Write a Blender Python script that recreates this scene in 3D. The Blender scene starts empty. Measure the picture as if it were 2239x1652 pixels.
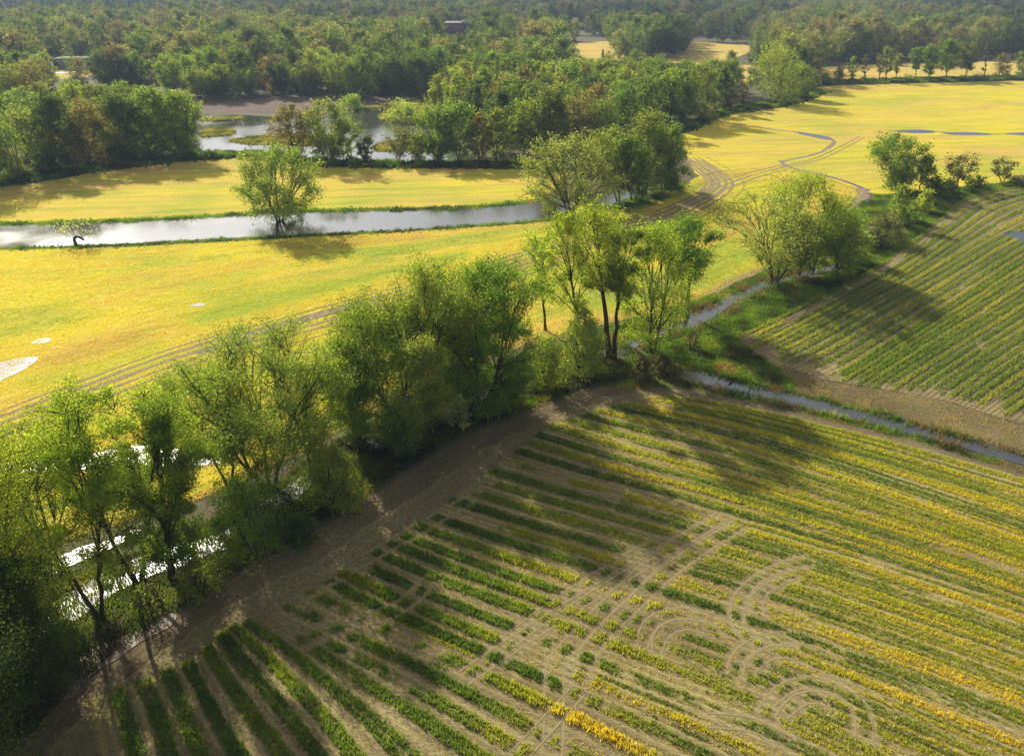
import bpy, math
import numpy as np
from mathutils.geometry import tessellate_polygon
from mathutils import Vector

S = bpy.context.scene
R = np.random.default_rng(7)

# ------------------------------------------------------------------ camera
CAM_H, FPX, HORIZON = 50.0, 1551.0, -60.0          # metres, focal length and horizon row of the 2238x1652 layout sketch
PITCH = math.atan((826 - HORIZON) / FPX)           # below horizontal
cam = bpy.data.cameras.new("camera")
cam.sensor_width = 36
cam.lens = 36 * FPX / 2238
cam.clip_start, cam.clip_end = 1, 12000
co = bpy.data.objects.new("camera", cam)
co.location = (0, 0, CAM_H)
co.rotation_euler = (math.pi / 2 - PITCH, 0, 0)
S.collection.objects.link(co)
S.camera = co

# ------------------------------------------------------------------ light
SUN_EL, SUN_AZ = math.radians(33), math.radians(-35)   # azimuth measured from +Y (view direction) clockwise
w = bpy.data.worlds.new("World")
S.world = w
w.use_nodes = True
nt = w.node_tree
bg = nt.nodes["Background"]
sky = nt.nodes.new("ShaderNodeTexSky")
sky.sky_type = 'NISHITA'
sky.sun_disc = False
sky.sun_elevation = SUN_EL
sky.sun_rotation = SUN_AZ
sky.air_density, sky.dust_density, sky.ozone_density = 1.0, 2.5, 1.2
tcw = nt.nodes.new("ShaderNodeTexCoord")
mpw = nt.nodes.new("ShaderNodeMapping"); mpw.inputs["Scale"].default_value = (1, 1, 2.6)
cn = nt.nodes.new("ShaderNodeTexNoise"); cn.inputs["Scale"].default_value = 2.2; cn.inputs["Detail"].default_value = 6
cr = nt.nodes.new("ShaderNodeValToRGB"); cr.color_ramp.elements[0].position = .38; cr.color_ramp.elements[1].position = .66
cr.color_ramp.elements[0].color = (.30, .30, .30, 1); cr.color_ramp.elements[1].color = (.88, .88, .88, 1)
cm = nt.nodes.new("ShaderNodeMix"); cm.data_type = 'RGBA'; cm.inputs[7].default_value = (6.5, 6.6, 6.8, 1)   # bright thin cloud
nt.links.new(tcw.outputs["Generated"], mpw.inputs[0]); nt.links.new(mpw.outputs[0], cn.inputs["Vector"]); nt.links.new(cn.outputs[0], cr.inputs[0])
nt.links.new(cr.outputs[0], cm.inputs[0]); nt.links.new(sky.outputs[0], cm.inputs[6]); 
dt = nt.nodes.new("ShaderNodeVectorMath"); dt.operation = 'DOT_PRODUCT'; nrm_ = nt.nodes.new("ShaderNodeVectorMath"); nrm_.operation = 'NORMALIZE'
nt.links.new(tcw.outputs["Generated"], nrm_.inputs[0]); nt.links.new(nrm_.outputs[0], dt.inputs[0])
dt.inputs[1].default_value = (math.sin(SUN_AZ) * math.cos(SUN_EL), math.cos(SUN_AZ) * math.cos(SUN_EL), math.sin(SUN_EL))
pw = nt.nodes.new("ShaderNodeMath"); pw.operation = 'POWER'; pw.use_clamp = False
mxw = nt.nodes.new("ShaderNodeMath"); mxw.operation = 'MAXIMUM'; nt.links.new(dt.outputs["Value"], mxw.inputs[0]); mxw.inputs[1].default_value = 0
nt.links.new(mxw.outputs[0], pw.inputs[0]); pw.inputs[1].default_value = 7
au = nt.nodes.new("ShaderNodeMix"); au.data_type = 'RGBA'; au.blend_type = 'ADD'; au.inputs[0].default_value = 1      # bright thin cloud round the sun
sc0 = nt.nodes.new("ShaderNodeMix"); sc0.data_type = 'RGBA'; sc0.inputs[6].default_value = (0, 0, 0, 1); sc0.inputs[7].default_value = (24, 23.7, 23, 1); sc0.clamp_factor = False
nt.links.new(pw.outputs[0], sc0.inputs[0]); nt.links.new(cm.outputs[2], au.inputs[6]); nt.links.new(sc0.outputs[2], au.inputs[7]); nt.links.new(au.outputs[2], bg.inputs[0])
bg.inputs[1].default_value = 0.05
sl = bpy.data.lights.new("sun", 'SUN')
sl.energy = 5.0
sl.angle = math.radians(0.55)
sl.color = (1.0, 0.92, 0.78)
so = bpy.data.objects.new("sun", sl)
sd = Vector((math.sin(SUN_AZ) * math.cos(SUN_EL), math.cos(SUN_AZ) * math.cos(SUN_EL), math.sin(SUN_EL)))
so.rotation_euler = sd.to_track_quat('Z', 'Y').to_euler()
so.location = (-60, 90, 120)
S.collection.objects.link(so)
S.view_settings.view_transform = 'Standard'
S.view_settings.look = 'None'
S.view_settings.exposure = 0.78
S.view_settings.gamma = 1
S.render.engine = 'CYCLES'
S.cycles.max_bounces = 7
S.cycles.diffuse_bounces = 3
S.cycles.transmission_bounces = 4
S.cycles.transparent_max_bounces = 6
S.cycles.use_denoising = True
S.cycles.sample_clamp_indirect = 6

# ------------------------------------------------------------------ layout helpers
sp, cp = math.sin(PITCH), math.cos(PITCH)

def ray(x, y):
    u = (np.asarray(x, float) - 1119) / FPX
    v = (826 - np.asarray(y, float)) / FPX
    return u, cp + v * sp, -sp + v * cp

def G(x, y):                                       # sketch point -> point on the flat flood plain
    dx, dy, dz = ray(x, y)
    t = -CAM_H / dz
    return np.stack([t * dx, t * dy], -1)

def GP(pts):
    a = np.array(pts, float)
    return G(a[:, 0], a[:, 1])

def to_px(xy, z=0.0):
    x, y = xy[..., 0], xy[..., 1]
    dz = z - CAM_H
    d = y * cp - dz * sp
    v = y * sp + dz * cp
    return 1119 + FPX * x / d, 826 - FPX * v / d

def tree_dims(b, top):                             # height and lean of something standing on b with its top at top
    g = G(*b)
    dx, dy, dz = ray(*top)
    t = g[1] / dy
    return g, CAM_H + t * dz, t * dx - g[0]

def px_m(b):                                       # metres per sketch pixel at base b
    g = G(*b)
    return (g[1] * cp + CAM_H * sp) / FPX

def hill(x, y):
    x, y = np.asarray(x, float), np.asarray(y, float)
    s = np.clip((y - 900) / 1500, 0, 1)
    s = s * s * (3 - 2 * s)
    return s * (48 + 12 * np.sin(x / 310 + 1.2) + 7 * np.sin(x / 140 + y / 400))

def vnoise(xy, scale, seed):                       # smooth noise in about -1..1
    r = np.random.default_rng(seed)
    out = np.zeros(len(xy))
    for k in range(7):
        a = r.uniform(0, 2 * np.pi)
        f = r.uniform(.6, 1.9) / scale * 2
        out += np.sin(f * (xy[:, 0] * np.cos(a) + xy[:, 1] * np.sin(a)) + r.uniform(0, 6.3))
    return out / 3.2

def smooth(P, n=6):                                # Catmull-Rom through points
    P = np.asarray(P, float)
    Q = np.vstack([2 * P[0] - P[1], P, 2 * P[-1] - P[-2]])
    out = []
    for i in range(1, len(Q) - 2):
        for t in np.arange(n) / n:
            a, b, c, d = Q[i - 1], Q[i], Q[i + 1], Q[i + 2]
            out.append(.5 * (2 * b + (c - a) * t + (2 * a - 5 * b + 4 * c - d) * t * t + (3 * b - a - 3 * c + d) * t ** 3))
    out.append(P[-1])
    return np.array(out)

def resample(P, n):
    d = np.r_[0, np.cumsum(np.hypot(*np.diff(P, axis=0).T))]
    t = np.linspace(0, d[-1], n)
    return np.stack([np.interp(t, d, P[:, 0]), np.interp(t, d, P[:, 1])], -1)

def length(P):
    return float(np.hypot(*np.diff(P, axis=0).T).sum())

def inside(xy, poly):
    x, y = xy[:, 0], xy[:, 1]
    r = np.zeros(len(xy), bool)
    j = len(poly) - 1
    for i in range(len(poly)):
        xi, yi, xj, yj = *poly[i], *poly[j]
        if yi != yj:
            r ^= ((yi > y) != (yj > y)) & (x < (xj - xi) * (y - yi) / (yj - yi) + xi)
        j = i
    return r

def sample_poly(poly, dens, rng):
    lo, hi = poly.min(0), poly.max(0)
    n = int((hi - lo).prod() * dens)
    p = rng.uniform(lo, hi, (n, 2))
    return p[inside(p, poly)]

def near_line(xy, line):                           # distance to a polyline
    d = np.full(len(xy), 1e9)
    for a, b in zip(line[:-1], line[1:]):
        ab = b - a
        t = np.clip(((xy - a) @ ab) / max(ab @ ab, 1e-9), 0, 1)
        d = np.minimum(d, np.hypot(*(xy - a - t[:, None] * ab).T))
    return d

# ------------------------------------------------------------------ mesh helpers
def mesh(name, verts, faces, mats=(), smooth_sh=False, fmat=None, uv=None, tint=None):
    me = bpy.data.meshes.new(name)
    verts = np.asarray(verts, np.float32)
    if isinstance(faces, np.ndarray):
        faces = [faces]
    nl = sum(f.size for f in faces)
    npoly = sum(len(f) for f in faces)
    me.vertices.add(len(verts))
    me.vertices.foreach_set("co", verts.ravel())
    me.loops.add(nl)
    li = np.concatenate([f.ravel() for f in faces]).astype(np.int32)
    me.loops.foreach_set("vertex_index", li)
    me.polygons.add(npoly)
    tot = np.concatenate([np.full(len(f), f.shape[1]) for f in faces])
    me.polygons.foreach_set("loop_start", np.r_[0, np.cumsum(tot)[:-1]].astype(np.int32))
    if fmat is not None:
        me.polygons.foreach_set("material_index", np.asarray(fmat, np.int32))
    if smooth_sh:
        me.polygons.foreach_set("use_smooth", np.ones(npoly, bool))
    if uv is not None:
        l = me.uv_layers.new(name="UVMap")
        l.data.foreach_set("uv", np.asarray(uv, np.float32)[li].ravel())
    if tint is not None:
        a = me.attributes.new("tint", 'FLOAT_COLOR', 'POINT')
        c = np.ones((len(verts), 4), np.float32)
        c[:, :3] = tint
        a.data.foreach_set("color", c.ravel())
    for m in mats:
        me.materials.append(m)
    me.update()
    me.validate()
    return me

def link(name, data, parent=None, label=None, cat=None, group=None, kind=None, loc=None, rz=0, sc=None):
    o = bpy.data.objects.new(name, data)
    S.collection.objects.link(o)
    if parent is not None:
        o.parent = parent
    if label: o["label"] = label
    if cat: o["category"] = cat
    if group: o["group"] = group
    if kind: o["kind"] = kind
    if loc is not None: o.location = loc
    o.rotation_euler.z = rz
    if sc is not None: o.scale = sc
    return o

class Bag:                                         # collects verts and faces of one mesh
    def __init__(s): s.v, s.q, s.t, s.n = [], [], [], 0
    def add(s, v, f):
        (s.q if f.shape[1] == 4 else s.t).append(f + s.n)
        s.v.append(v); s.n += len(v)
    def tube(s, path, rad, k=5):
        path = np.asarray(path, float); n = len(path)
        d = np.gradient(path, axis=0)
        d /= np.linalg.norm(d, axis=1)[:, None] + 1e-9
        ref = np.where(np.abs(d[:, 2:3]) > .9, [[1., 0, 0]], [[0, 0, 1.]])
        a = np.cross(d, ref); a /= np.linalg.norm(a, axis=1)[:, None] + 1e-9
        b = np.cross(d, a)
        th = np.arange(k) / k * 2 * np.pi
        v = path[:, None] + np.asarray(rad)[:, None, None] * (a[:, None] * np.cos(th)[None, :, None] + b[:, None] * np.sin(th)[None, :, None])
        i = np.arange(n - 1)[:, None] * k; j = np.arange(k)[None]; j2 = (j + 1) % k
        f = np.stack([i + j, i + j2, i + k + j2, i + k + j], -1).reshape(-1, 4)
        s.add(v.reshape(-1, 3), f)
        s.add(path[-1:].copy(), np.zeros((0, 3), int))
    def build(s, name, mats, **k):
        fs = []
        if s.q: fs.append(np.concatenate(s.q))
        if s.t and sum(len(t) for t in s.t): fs.append(np.concatenate(s.t))
        return mesh(name, np.concatenate(s.v), fs, mats, **k)

# ------------------------------------------------------------------ materials
class NT:
    def __init__(s, name, rough=.9, spec=.15):
        s.m = bpy.data.materials.new(name); s.m.use_nodes = True
        s.t = s.m.node_tree; s.t.nodes.clear()
        s.out = s.n("ShaderNodeOutputMaterial")
        s.rough, s.spec = rough, spec
    def n(s, ty, **kw):
        x = s.t.nodes.new(ty)
        for k, v in kw.items(): setattr(x, k, v)
        return x
    def put(s, sock, v):
        if isinstance(v, bpy.types.NodeSocket): s.t.links.new(v, sock)
        elif isinstance(v, (tuple, list)) and len(v) == 3 and sock.type == 'RGBA': sock.default_value = (*v, 1)
        else: sock.default_value = v
    def noise(s, vec, scale, detail=4, rough=.55, dist=0):
        x = s.n("ShaderNodeTexNoise"); s.put(x.inputs["Vector"], vec)
        x.inputs["Scale"].default_value = scale; x.inputs["Detail"].default_value = detail
        x.inputs["Roughness"].default_value = rough; x.inputs["Distortion"].default_value = dist
        return x.outputs[0]
    def ramp(s, f, stops):
        x = s.n("ShaderNodeValToRGB"); s.put(x.inputs[0], f)
        e = x.color_ramp.elements
        while len(e) < len(stops): e.new(.5)
        for q, (p, c) in zip(e, stops):
            q.position = p; q.color = (*c, 1) if isinstance(c, tuple) else (c, c, c, 1)
        return x.outputs[0]
    def mix(s, f, a, b, mode='MIX'):
        x = s.n("ShaderNodeMix", data_type='RGBA', blend_type=mode)
        s.put(x.inputs[0], f); s.put(x.inputs[6], a); s.put(x.inputs[7], b)
        return x.outputs[2]
    def math(s, op, a, b=0.0, clamp=False):
        x = s.n("ShaderNodeMath", operation=op, use_clamp=clamp); s.put(x.inputs[0], a); s.put(x.inputs[1], b)
        return x.outputs[0]
    def uv(s, sx=1, sy=1):
        u = s.n("ShaderNodeUVMap"); m = s.n("ShaderNodeMapping"); s.t.links.new(u.outputs[0], m.inputs[0])
        m.inputs["Scale"].default_value = (sx, sy, 1)
        return m.outputs[0]
    def obj(s, sc=(1, 1, 1)):
        u = s.n("ShaderNodeTexCoord"); m = s.n("ShaderNodeMapping"); s.t.links.new(u.outputs["Object"], m.inputs[0])
        m.inputs["Scale"].default_value = sc
        return m.outputs[0]
    def bump(s, h, strength=.5, dist=.1):
        x = s.n("ShaderNodeBump"); s.put(x.inputs["Height"], h)
        x.inputs["Strength"].default_value = strength; x.inputs["Distance"].default_value = dist
        return x.outputs[0]
    def pbsdf(s, col, normal=None, rough=None, spec=None):
        p = s.n("ShaderNodeBsdfPrincipled"); s.put(p.inputs["Base Color"], col)
        s.put(p.inputs["Roughness"], s.rough if rough is None else rough)
        s.put(p.inputs["Specular IOR Level"], s.spec if spec is None else spec)
        if normal is not None: s.put(p.inputs["Normal"], normal)
        return p
    def end(s, sh):
        s.t.links.new(sh if isinstance(sh, bpy.types.NodeSocket) else sh.outputs[0], s.out.inputs[0]); return s.m

def leafy(name, colour_of, trans=.55, tmul=(1.6, 1.6, .75)):
    N = NT(name)
    c = colour_of(N)
    d = N.n("ShaderNodeBsdfDiffuse"); N.put(d.inputs[0], c)
    t = N.n("ShaderNodeBsdfTranslucent"); N.put(t.inputs[0], N.mix(1.0, c, tmul, 'MULTIPLY'))
    x = N.n("ShaderNodeMixShader"); x.inputs[0].default_value = trans
    N.t.links.new(d.outputs[0], x.inputs[1]); N.t.links.new(t.outputs[0], x.inputs[2])
    return N.end(x)

def tree_colour(N):
    o = N.n("ShaderNodeObjectInfo")
    v = N.noise(N.obj(), .55, 3)
    c = N.mix(1.0, o.outputs["Color"], N.ramp(v, [(.3, (.62, .7, .75)), (.7, (1.4, 1.28, 1.1))]), 'MULTIPLY')
    return c

def forest_colour(N):
    o = N.n("ShaderNodeObjectInfo")
    big = N.noise(o.outputs["Location"], .006, 2)
    sl_ = N.n("ShaderNodeSeparateXYZ"); N.t.links.new(o.outputs["Location"], sl_.inputs[0])
    r = N.math('ADD', N.math('MULTIPLY', o.outputs["Random"], .75), N.math('MULTIPLY', N.math('SUBTRACT', big, .38), 1.1), True)
    c = N.ramp(r, [(0, (.055, .085, .045)), (.2, (.095, .135, .042)), (.42, (.165, .200, .060)), (.6, (.145, .205, .048)),
                   (.75, (.225, .180, .105)), (.87, (.270, .290, .095)), (1, (.180, .135, .095))])
    # conifers and late-leafing oaks take over on the hillside
    zone = N.math('MULTIPLY', N.math('SUBTRACT', sl_.outputs[1], 470), 1 / 380, True)
    patchy = N.ramp(N.noise(o.outputs["Location"], .0045, 3), [(.40, .95), (.60, .25)])
    dark = N.ramp(o.outputs["Random"], [(0, (.016, .030, .024)), (.5, (.034, .050, .030)), (.75, (.075, .060, .044)), (1, (.060, .082, .038))])
    c = N.mix(N.math('MULTIPLY', zone, patchy), c, dark)
    v = N.noise(N.obj(), .5, 2)
    return N.mix(1.0, c, N.ramp(v, [(.3, .7), (.7, 1.35)]), 'MULTIPLY')

def tint_colour(N):
    a = N.n("ShaderNodeAttribute", attribute_name="tint")
    return a.outputs["Color"]

M_LEAF = leafy("leaves", tree_colour)
M_FOREST = leafy("forest_leaves", forest_colour, .5)
M_BLADE = leafy("grass_blades", tint_colour, .58, (1.7, 1.6, .7))

def bark():
    N = NT("bark", .95, .1)
    v = N.noise(N.obj((3, 3, .7)), 2.5, 5)
    return N.end(N.pbsdf(N.ramp(v, [(.3, (.028, .022, .016)), (.7, (.095, .078, .058))]), N.bump(v, .6, .06)))
M_BARK = bark()

def meadow():
    N = NT("meadow_ground")
    p = N.obj()
    a, b, c = N.noise(p, .06, 4), N.noise(p, .9, 5), N.noise(p, 6, 4)
    col = N.ramp(b, [(.3, (.045, .050, .018)), (.5, (.075, .085, .026)), (.68, (.12, .095, .055))])
    col = N.mix(N.ramp(a, [(.42, 0.), (.6, 1.)]), col, N.ramp(c, [(.3, (.055, .04, .026)), (.7, (.13, .10, .065))]))
    return N.end(N.pbsdf(col, N.bump(N.math('ADD', b, N.math('MULTIPLY', c, .4)), .8, .25)))
M_MEADOW = meadow()

def yellow_crop(name, base, orange, green, haz=False):
    N = NT(name, .95, .05)
    a = N.n("ShaderNodeAttribute", attribute_name="tint")
    sx = N.n("ShaderNodeSeparateColor"); N.t.links.new(a.outputs["Color"], sx.inputs[0])
    streak = N.noise(N.uv(.016, .06), 1, 5, .6, .6)
    broad = N.noise(N.obj(), .022, 4, .55, .5)
    streak2 = N.noise(N.uv(.02, .2), 1.3, 5, .62, .4)
    fine = N.noise(N.uv(.16, 1.6), 1, 5, .65)
    grain = N.noise(N.uv(1.6, 2.6), 1.2, 5, .7)
    col = N.mix(N.ramp(streak, [(.43, 0.), (.62, 1.)]), base, orange)
    g = N.math('ADD', N.math('ADD', N.ramp(streak2, [(.48, 0.), (.68, .7)]), N.ramp(broad, [(.50, 0.), (.66, .55)]), True), sx.outputs[0], True)
    col = N.mix(g, col, green)
    col = N.mix(N.math('MULTIPLY', sx.outputs[1], 1.0, True), col, (.16, .105, .055))
    mid = N.noise(N.uv(.03, .42), 1, 4, .6)
    col = N.mix(1.0, col, N.ramp(mid, [(.30, (.84, .89, .75)), (.44, (1, 1, 1)), (.7, (1.06, 1.02, 1.05))]), 'MULTIPLY')
    col = N.mix(1.0, col, N.ramp(fine, [(.28, (.66, .70, .62)), (.45, (1, 1, 1)), (.75, (1.12, 1.08, 1.05))]), 'MULTIPLY')
    col = N.mix(1.0, col, N.ramp(grain, [(.3, (.74, .78, .72)), (.62, (1.14, 1.1, 1.06))]), 'MULTIPLY')
    h = N.math('ADD', N.math('MULTIPLY', fine, .9), N.math('MULTIPLY', grain, .5))
    return N.end(N.pbsdf(col, N.bump(h, .7, .35)))
YEL, ORA, GRN = (.46, .39, .036), (.44, .31, .075), (.23, .285, .035)
M_CROP = yellow_crop("yellow_crop", YEL, ORA, GRN)
M_TAN = yellow_crop("ripe_crop", (.44, .34, .085), (.42, .28, .09), (.31, .28, .07))

def soil(name, dark, light, straw, period, depth=.6, strawcut=.5, line=.36):
    N = NT(name, .95, .08)
    uvs = N.n("ShaderNodeUVMap")
    sp_ = N.n("ShaderNodeSeparateXYZ"); N.t.links.new(uvs.outputs[0], sp_.inputs[0])
    wob = N.noise(N.uv(.08, .3), 1, 3)
    ph = N.math('MULTIPLY', N.math('ADD', sp_.outputs[1], N.math('MULTIPLY', wob, .5)), 2 * math.pi / period)
    wave = N.math('ADD', N.math('MULTIPLY', N.math('SINE', ph), .5), .5)
    patch = N.noise(N.uv(.05, .09), 1, 4, .6)
    clod = N.noise(N.uv(1, 1), 1.6, 6, .7)
    fibre = N.noise(N.uv(2.2, 7), 1, 5, .7)
    col = N.ramp(clod, [(.3, dark), (.7, light)])
    s1 = N.ramp(patch, [(strawcut - .12, 0.), (strawcut + .14, 1.)])
    s2 = N.ramp(fibre, [(.40, 0.), (.62, 1.)])
    s = N.math('MULTIPLY', N.math('ADD', N.math('MULTIPLY', s1, .75), .2), N.math('ADD', N.math('MULTIPLY', s2, .8), N.math('MULTIPLY', wave, line)), True)
    col = N.mix(s, col, straw)
    h = N.math('ADD', N.math('MULTIPLY', wave, depth), N.math('ADD', clod, N.math('MULTIPLY', fibre, .5)))
    return N.end(N.pbsdf(col, N.bump(h, .9, .16)))
M_STUB = soil("stubble_soil", (.075, .053, .033), (.175, .125, .070), (.34, .295, .12), .76, .35, .45)
M_HEAD = soil("headland_soil", (.050, .036, .025), (.135, .098, .062), (.26, .215, .10), 1.1, .12, .50, .1)
M_MARGIN = soil("margin_soil", (.065, .047, .03), (.15, .11, .065), (.30, .26, .11), 1.3, .1, .42, .1)
M_RIGHT = soil("ridge_soil", (.070, .050, .030), (.160, .118, .066), (.30, .26, .105), .8, .3)
M_PLOUGH = soil("plough_soil", (.075, .055, .045), (.16, .115, .09), (.16, .125, .085), 1.2, .8, .6)

def mud():
    N = NT("wet_mud", .5, .4)
    p = N.obj()
    a, b = N.noise(p, .8, 5), N.noise(p, 4, 5, .7)
    col = N.ramp(b, [(.3, (.09, .066, .046)), (.7, (.26, .195, .135))])
    return N.end(N.pbsdf(col, N.bump(N.math('ADD', a, b), .9, .15), N.ramp(a, [(.42, .28), (.55, .8)]), .5))
M_MUD = mud()

def track():
    N = NT("wheel_track", .9, .15)
    p = N.obj()
    b = N.noise(p, 2.2, 5, .7)
    return N.end(N.pbsdf(N.ramp(b, [(.3, (.11, .08, .045)), (.55, (.22, .165, .09)), (.75, (.36, .28, .11))]), N.bump(b, .8, .15)))
M_TRACK = track()
M_RUT = soil("rut_soil", (.066, .047, .03), (.17, .124, .072), (.33, .28, .12), .9, .3, .46)

def water():
    N = NT("flood_water")
    p = N.obj((1, 1, 1))
    r1, r2 = N.noise(p, 1.1, 3, .5), N.noise(p, .045, 3, .5)
    b = N.bump(r1, .025, .1)
    p_ = N.pbsdf((.035, .036, .030), b, N.ramp(r2, [(.4, .07), (.62, .2)]), .5)
    p_.inputs["IOR"].default_value = 2.5
    return N.end(p_)
M_WATER = water()

def shallow():
    N = NT("shallow_pool")
    p = N.obj()
    r1, r2 = N.noise(p, 2.6, 4, .6), N.noise(p, .7, 4, .6)
    p_ = N.pbsdf(N.ramp(r2, [(.42, (.05, .045, .035)), (.62, (.15, .115, .08))]), N.bump(r1, .18, .1), N.ramp(r2, [(.4, .28), (.62, .5)]), .5)
    p_.inputs["IOR"].default_value = 1.75
    return N.end(p_)
M_SHALLOW = shallow()

# ------------------------------------------------------------------ ground
gx = np.r_[-4200, -3000, np.linspace(-2000, 2000, 61), 3000, 4200]
gy = np.r_[-300, np.linspace(-60, 860, 12), np.linspace(900, 2600, 40), 3400, 4800]
XX, YY = np.meshgrid(gx, gy)
vz = hill(XX, YY)
v = np.stack([XX, YY, vz], -1).reshape(-1, 3)
nx = len(gx)
i = np.arange(len(gy) - 1)[:, None] * nx + np.arange(nx - 1)[None]
f = np.stack([i, i + 1, i + nx + 1, i + nx], -1).reshape(-1, 4)
link("ground", mesh("ground", v, f, [M_MEADOW], True), label="flat flood plain ground rising to wooded hills", cat="ground", kind="structure")

def sheet(name, ptsD, mat, z, label, cat, ang=0.0, kind="structure", jit=.25, seed=1, closed_smooth=True, attr=None):
    P = GP(ptsD)
    if closed_smooth:
        P = smooth(np.vstack([P, P[:1]]), 5)[:-1]
    P = resample(np.vstack([P, P[:1]]), max(60, int(length(P) / 1.2)))[:-1] if length(P) < 2500 else P
    P = P + np.stack([vnoise(P, 2.2, seed), vnoise(P, 2.2, seed + 50)], -1) * jit
    tri = np.array(tessellate_polygon([[Vector((*p, 0)) for p in P]]))
    V = np.c_[P, np.full(len(P), z)]
    c, s = math.cos(ang), math.sin(ang)
    uv = np.stack([P[:, 0] * c + P[:, 1] * s, -P[:, 0] * s + P[:, 1] * c], -1)
    e1, e2 = V[tri[:, 1]] - V[tri[:, 0]], V[tri[:, 2]] - V[tri[:, 0]]
    fl = np.cross(e1, e2)[:, 2] < 0
    tri[fl] = tri[fl][:, ::-1]
    me = mesh(name, V, tri, [mat], uv=uv, tint=np.zeros((len(V), 3)))
    link(name, me, label=label, cat=cat, kind=kind)
    return P

def ribbon_mesh(P, wid, z, seed, n=None):
    n = n or max(8, int(length(P) / 1.2))
    P = resample(P, n)
    d = np.gradient(P, axis=0); d /= np.hypot(*d.T)[:, None] + 1e-9
    nr = np.stack([-d[:, 1], d[:, 0]], -1)
    wv = np.asarray(wid) * .5 if np.ndim(wid) else np.full(n, wid * .5)
    wl = wv * (1 + .35 * vnoise(P, 3, seed)); wr = wv * (1 + .35 * vnoise(P, 3, seed + 9))
    A, B = P + nr * wl[:, None], P - nr * wr[:, None]
    V = np.c_[np.stack([A, B], 1).reshape(-1, 2), np.full(2 * n, z)]
    i = np.arange(n - 1) * 2
    f = np.stack([i, i + 1, i + 3, i + 2], -1)
    return V, f

def strips(name, lines, mat, z, label, cat, kind="structure"):
    B = Bag()
    for k, (P, wd) in enumerate(lines):
        Vv, ff = ribbon_mesh(P, wd, z + .0006 * k, k * 3 + len(lines))
        B.add(Vv, ff)
    link(name, B.build(name, [mat]), label=label, cat=cat, kind=kind)

def offset(P, d):
    t = np.gradient(P, axis=0); t /= np.hypot(*t.T)[:, None] + 1e-9
    return P + np.stack([-t[:, 1], t[:, 0]], -1) * d

class Loft:                                        # field whose rows follow hand drawn guide lines
    def __init__(s, guidesD, nu=140):
        s.g = [resample(smooth(GP(g), 5), nu) for g in guidesD]
        s.nu = nu
        s.gap = [float(np.median(near_line(a[10:-10], b))) for a, b in zip(s.g[:-1], s.g[1:])]
        s.v = np.r_[0, np.cumsum(s.gap)]
        s.len = np.mean([length(g) for g in s.g])
    def line(s, v):
        k = int(np.clip(np.searchsorted(s.v, v) - 1, 0, len(s.g) - 2))
        t = (v - s.v[k]) / s.gap[k]
        t = float(np.clip(t, 0, 1))
        return s.g[k] * (1 - t) + s.g[k + 1] * t
    def sheet(s, name, mat, z, label, cat, dv=2.0, tintf=None):
        vs = np.arange(0, s.v[-1], dv); vs = np.r_[vs, s.v[-1]]
        P = np.stack([s.line(v) for v in vs])
        uu = np.linspace(0, s.len, s.nu)
        UV = np.stack(np.broadcast_arrays(uu[None], vs[:, None]), -1).reshape(-1, 2)
        P = P.reshape(-1, 2)
        n = s.nu
        i = np.arange(len(vs) - 1)[:, None] * n + np.arange(n - 1)[None]
        f = np.stack([i, i + n, i + n + 1, i + 1], -1).reshape(-1, 4)
        V = np.c_[P, np.full(len(P), z)]
        a, b, c = V[f[0, 0]], V[f[0, 1]], V[f[0, 2]]
        if np.cross(b - a, c - a)[2] < 0: f = f[:, ::-1]
        t = np.zeros((len(V), 3)) if tintf is None else tintf(P)
        link(name, mesh(name, V, f, [mat], uv=UV, tint=t), label=label, cat=cat, kind="structure")

# --- yellow field in the middle
C_TOP = [(-260, 556), (0, 547), (250, 541), (600, 523), (900, 506), (1190, 485), (1330, 462), (1420, 432), (1490, 408), (1530, 385), (1600, 372), (1740, 372), (1890, 420)]
C_BOT = [(-260, 1290), (0, 1235), (250, 1150), (480, 1075), (700, 965), (850, 885), (1000, 815), (1150, 755), (1300, 715), (1500, 662), (1600, 622), (1720, 560), (1870, 455)]
def lerp(a, b, t): return [(p[0] * (1 - t) + q[0] * t, p[1] * (1 - t) + q[1] * t) for p, q in zip(a, b)]
C_MID = [(-260, 1000), (0, 922), (200, 850), (400, 778), (600, 722), (800, 668), (1000, 612), (1200, 552), (1330, 515), (1480, 465), (1560, 440), (1680, 410), (1885, 438)]
C_UP = [(-260, 760), (0, 720), (220, 670), (450, 628), (650, 590), (860, 566), (1080, 528), (1260, 496), (1400, 462), (1500, 432), (1570, 405), (1700, 385), (1888, 428)]
LC = Loft([C_TOP, C_UP, C_MID, C_BOT], 200)
GREEN_STREAK = GP([(440, 700), (520, 675), (640, 645), (760, 615), (870, 590), (1000, 560)])
BROWN_SPOTS = [((610, 610), 9), ((320, 640), 7), ((480, 598), 6), ((1560, 640), 4)]
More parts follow.
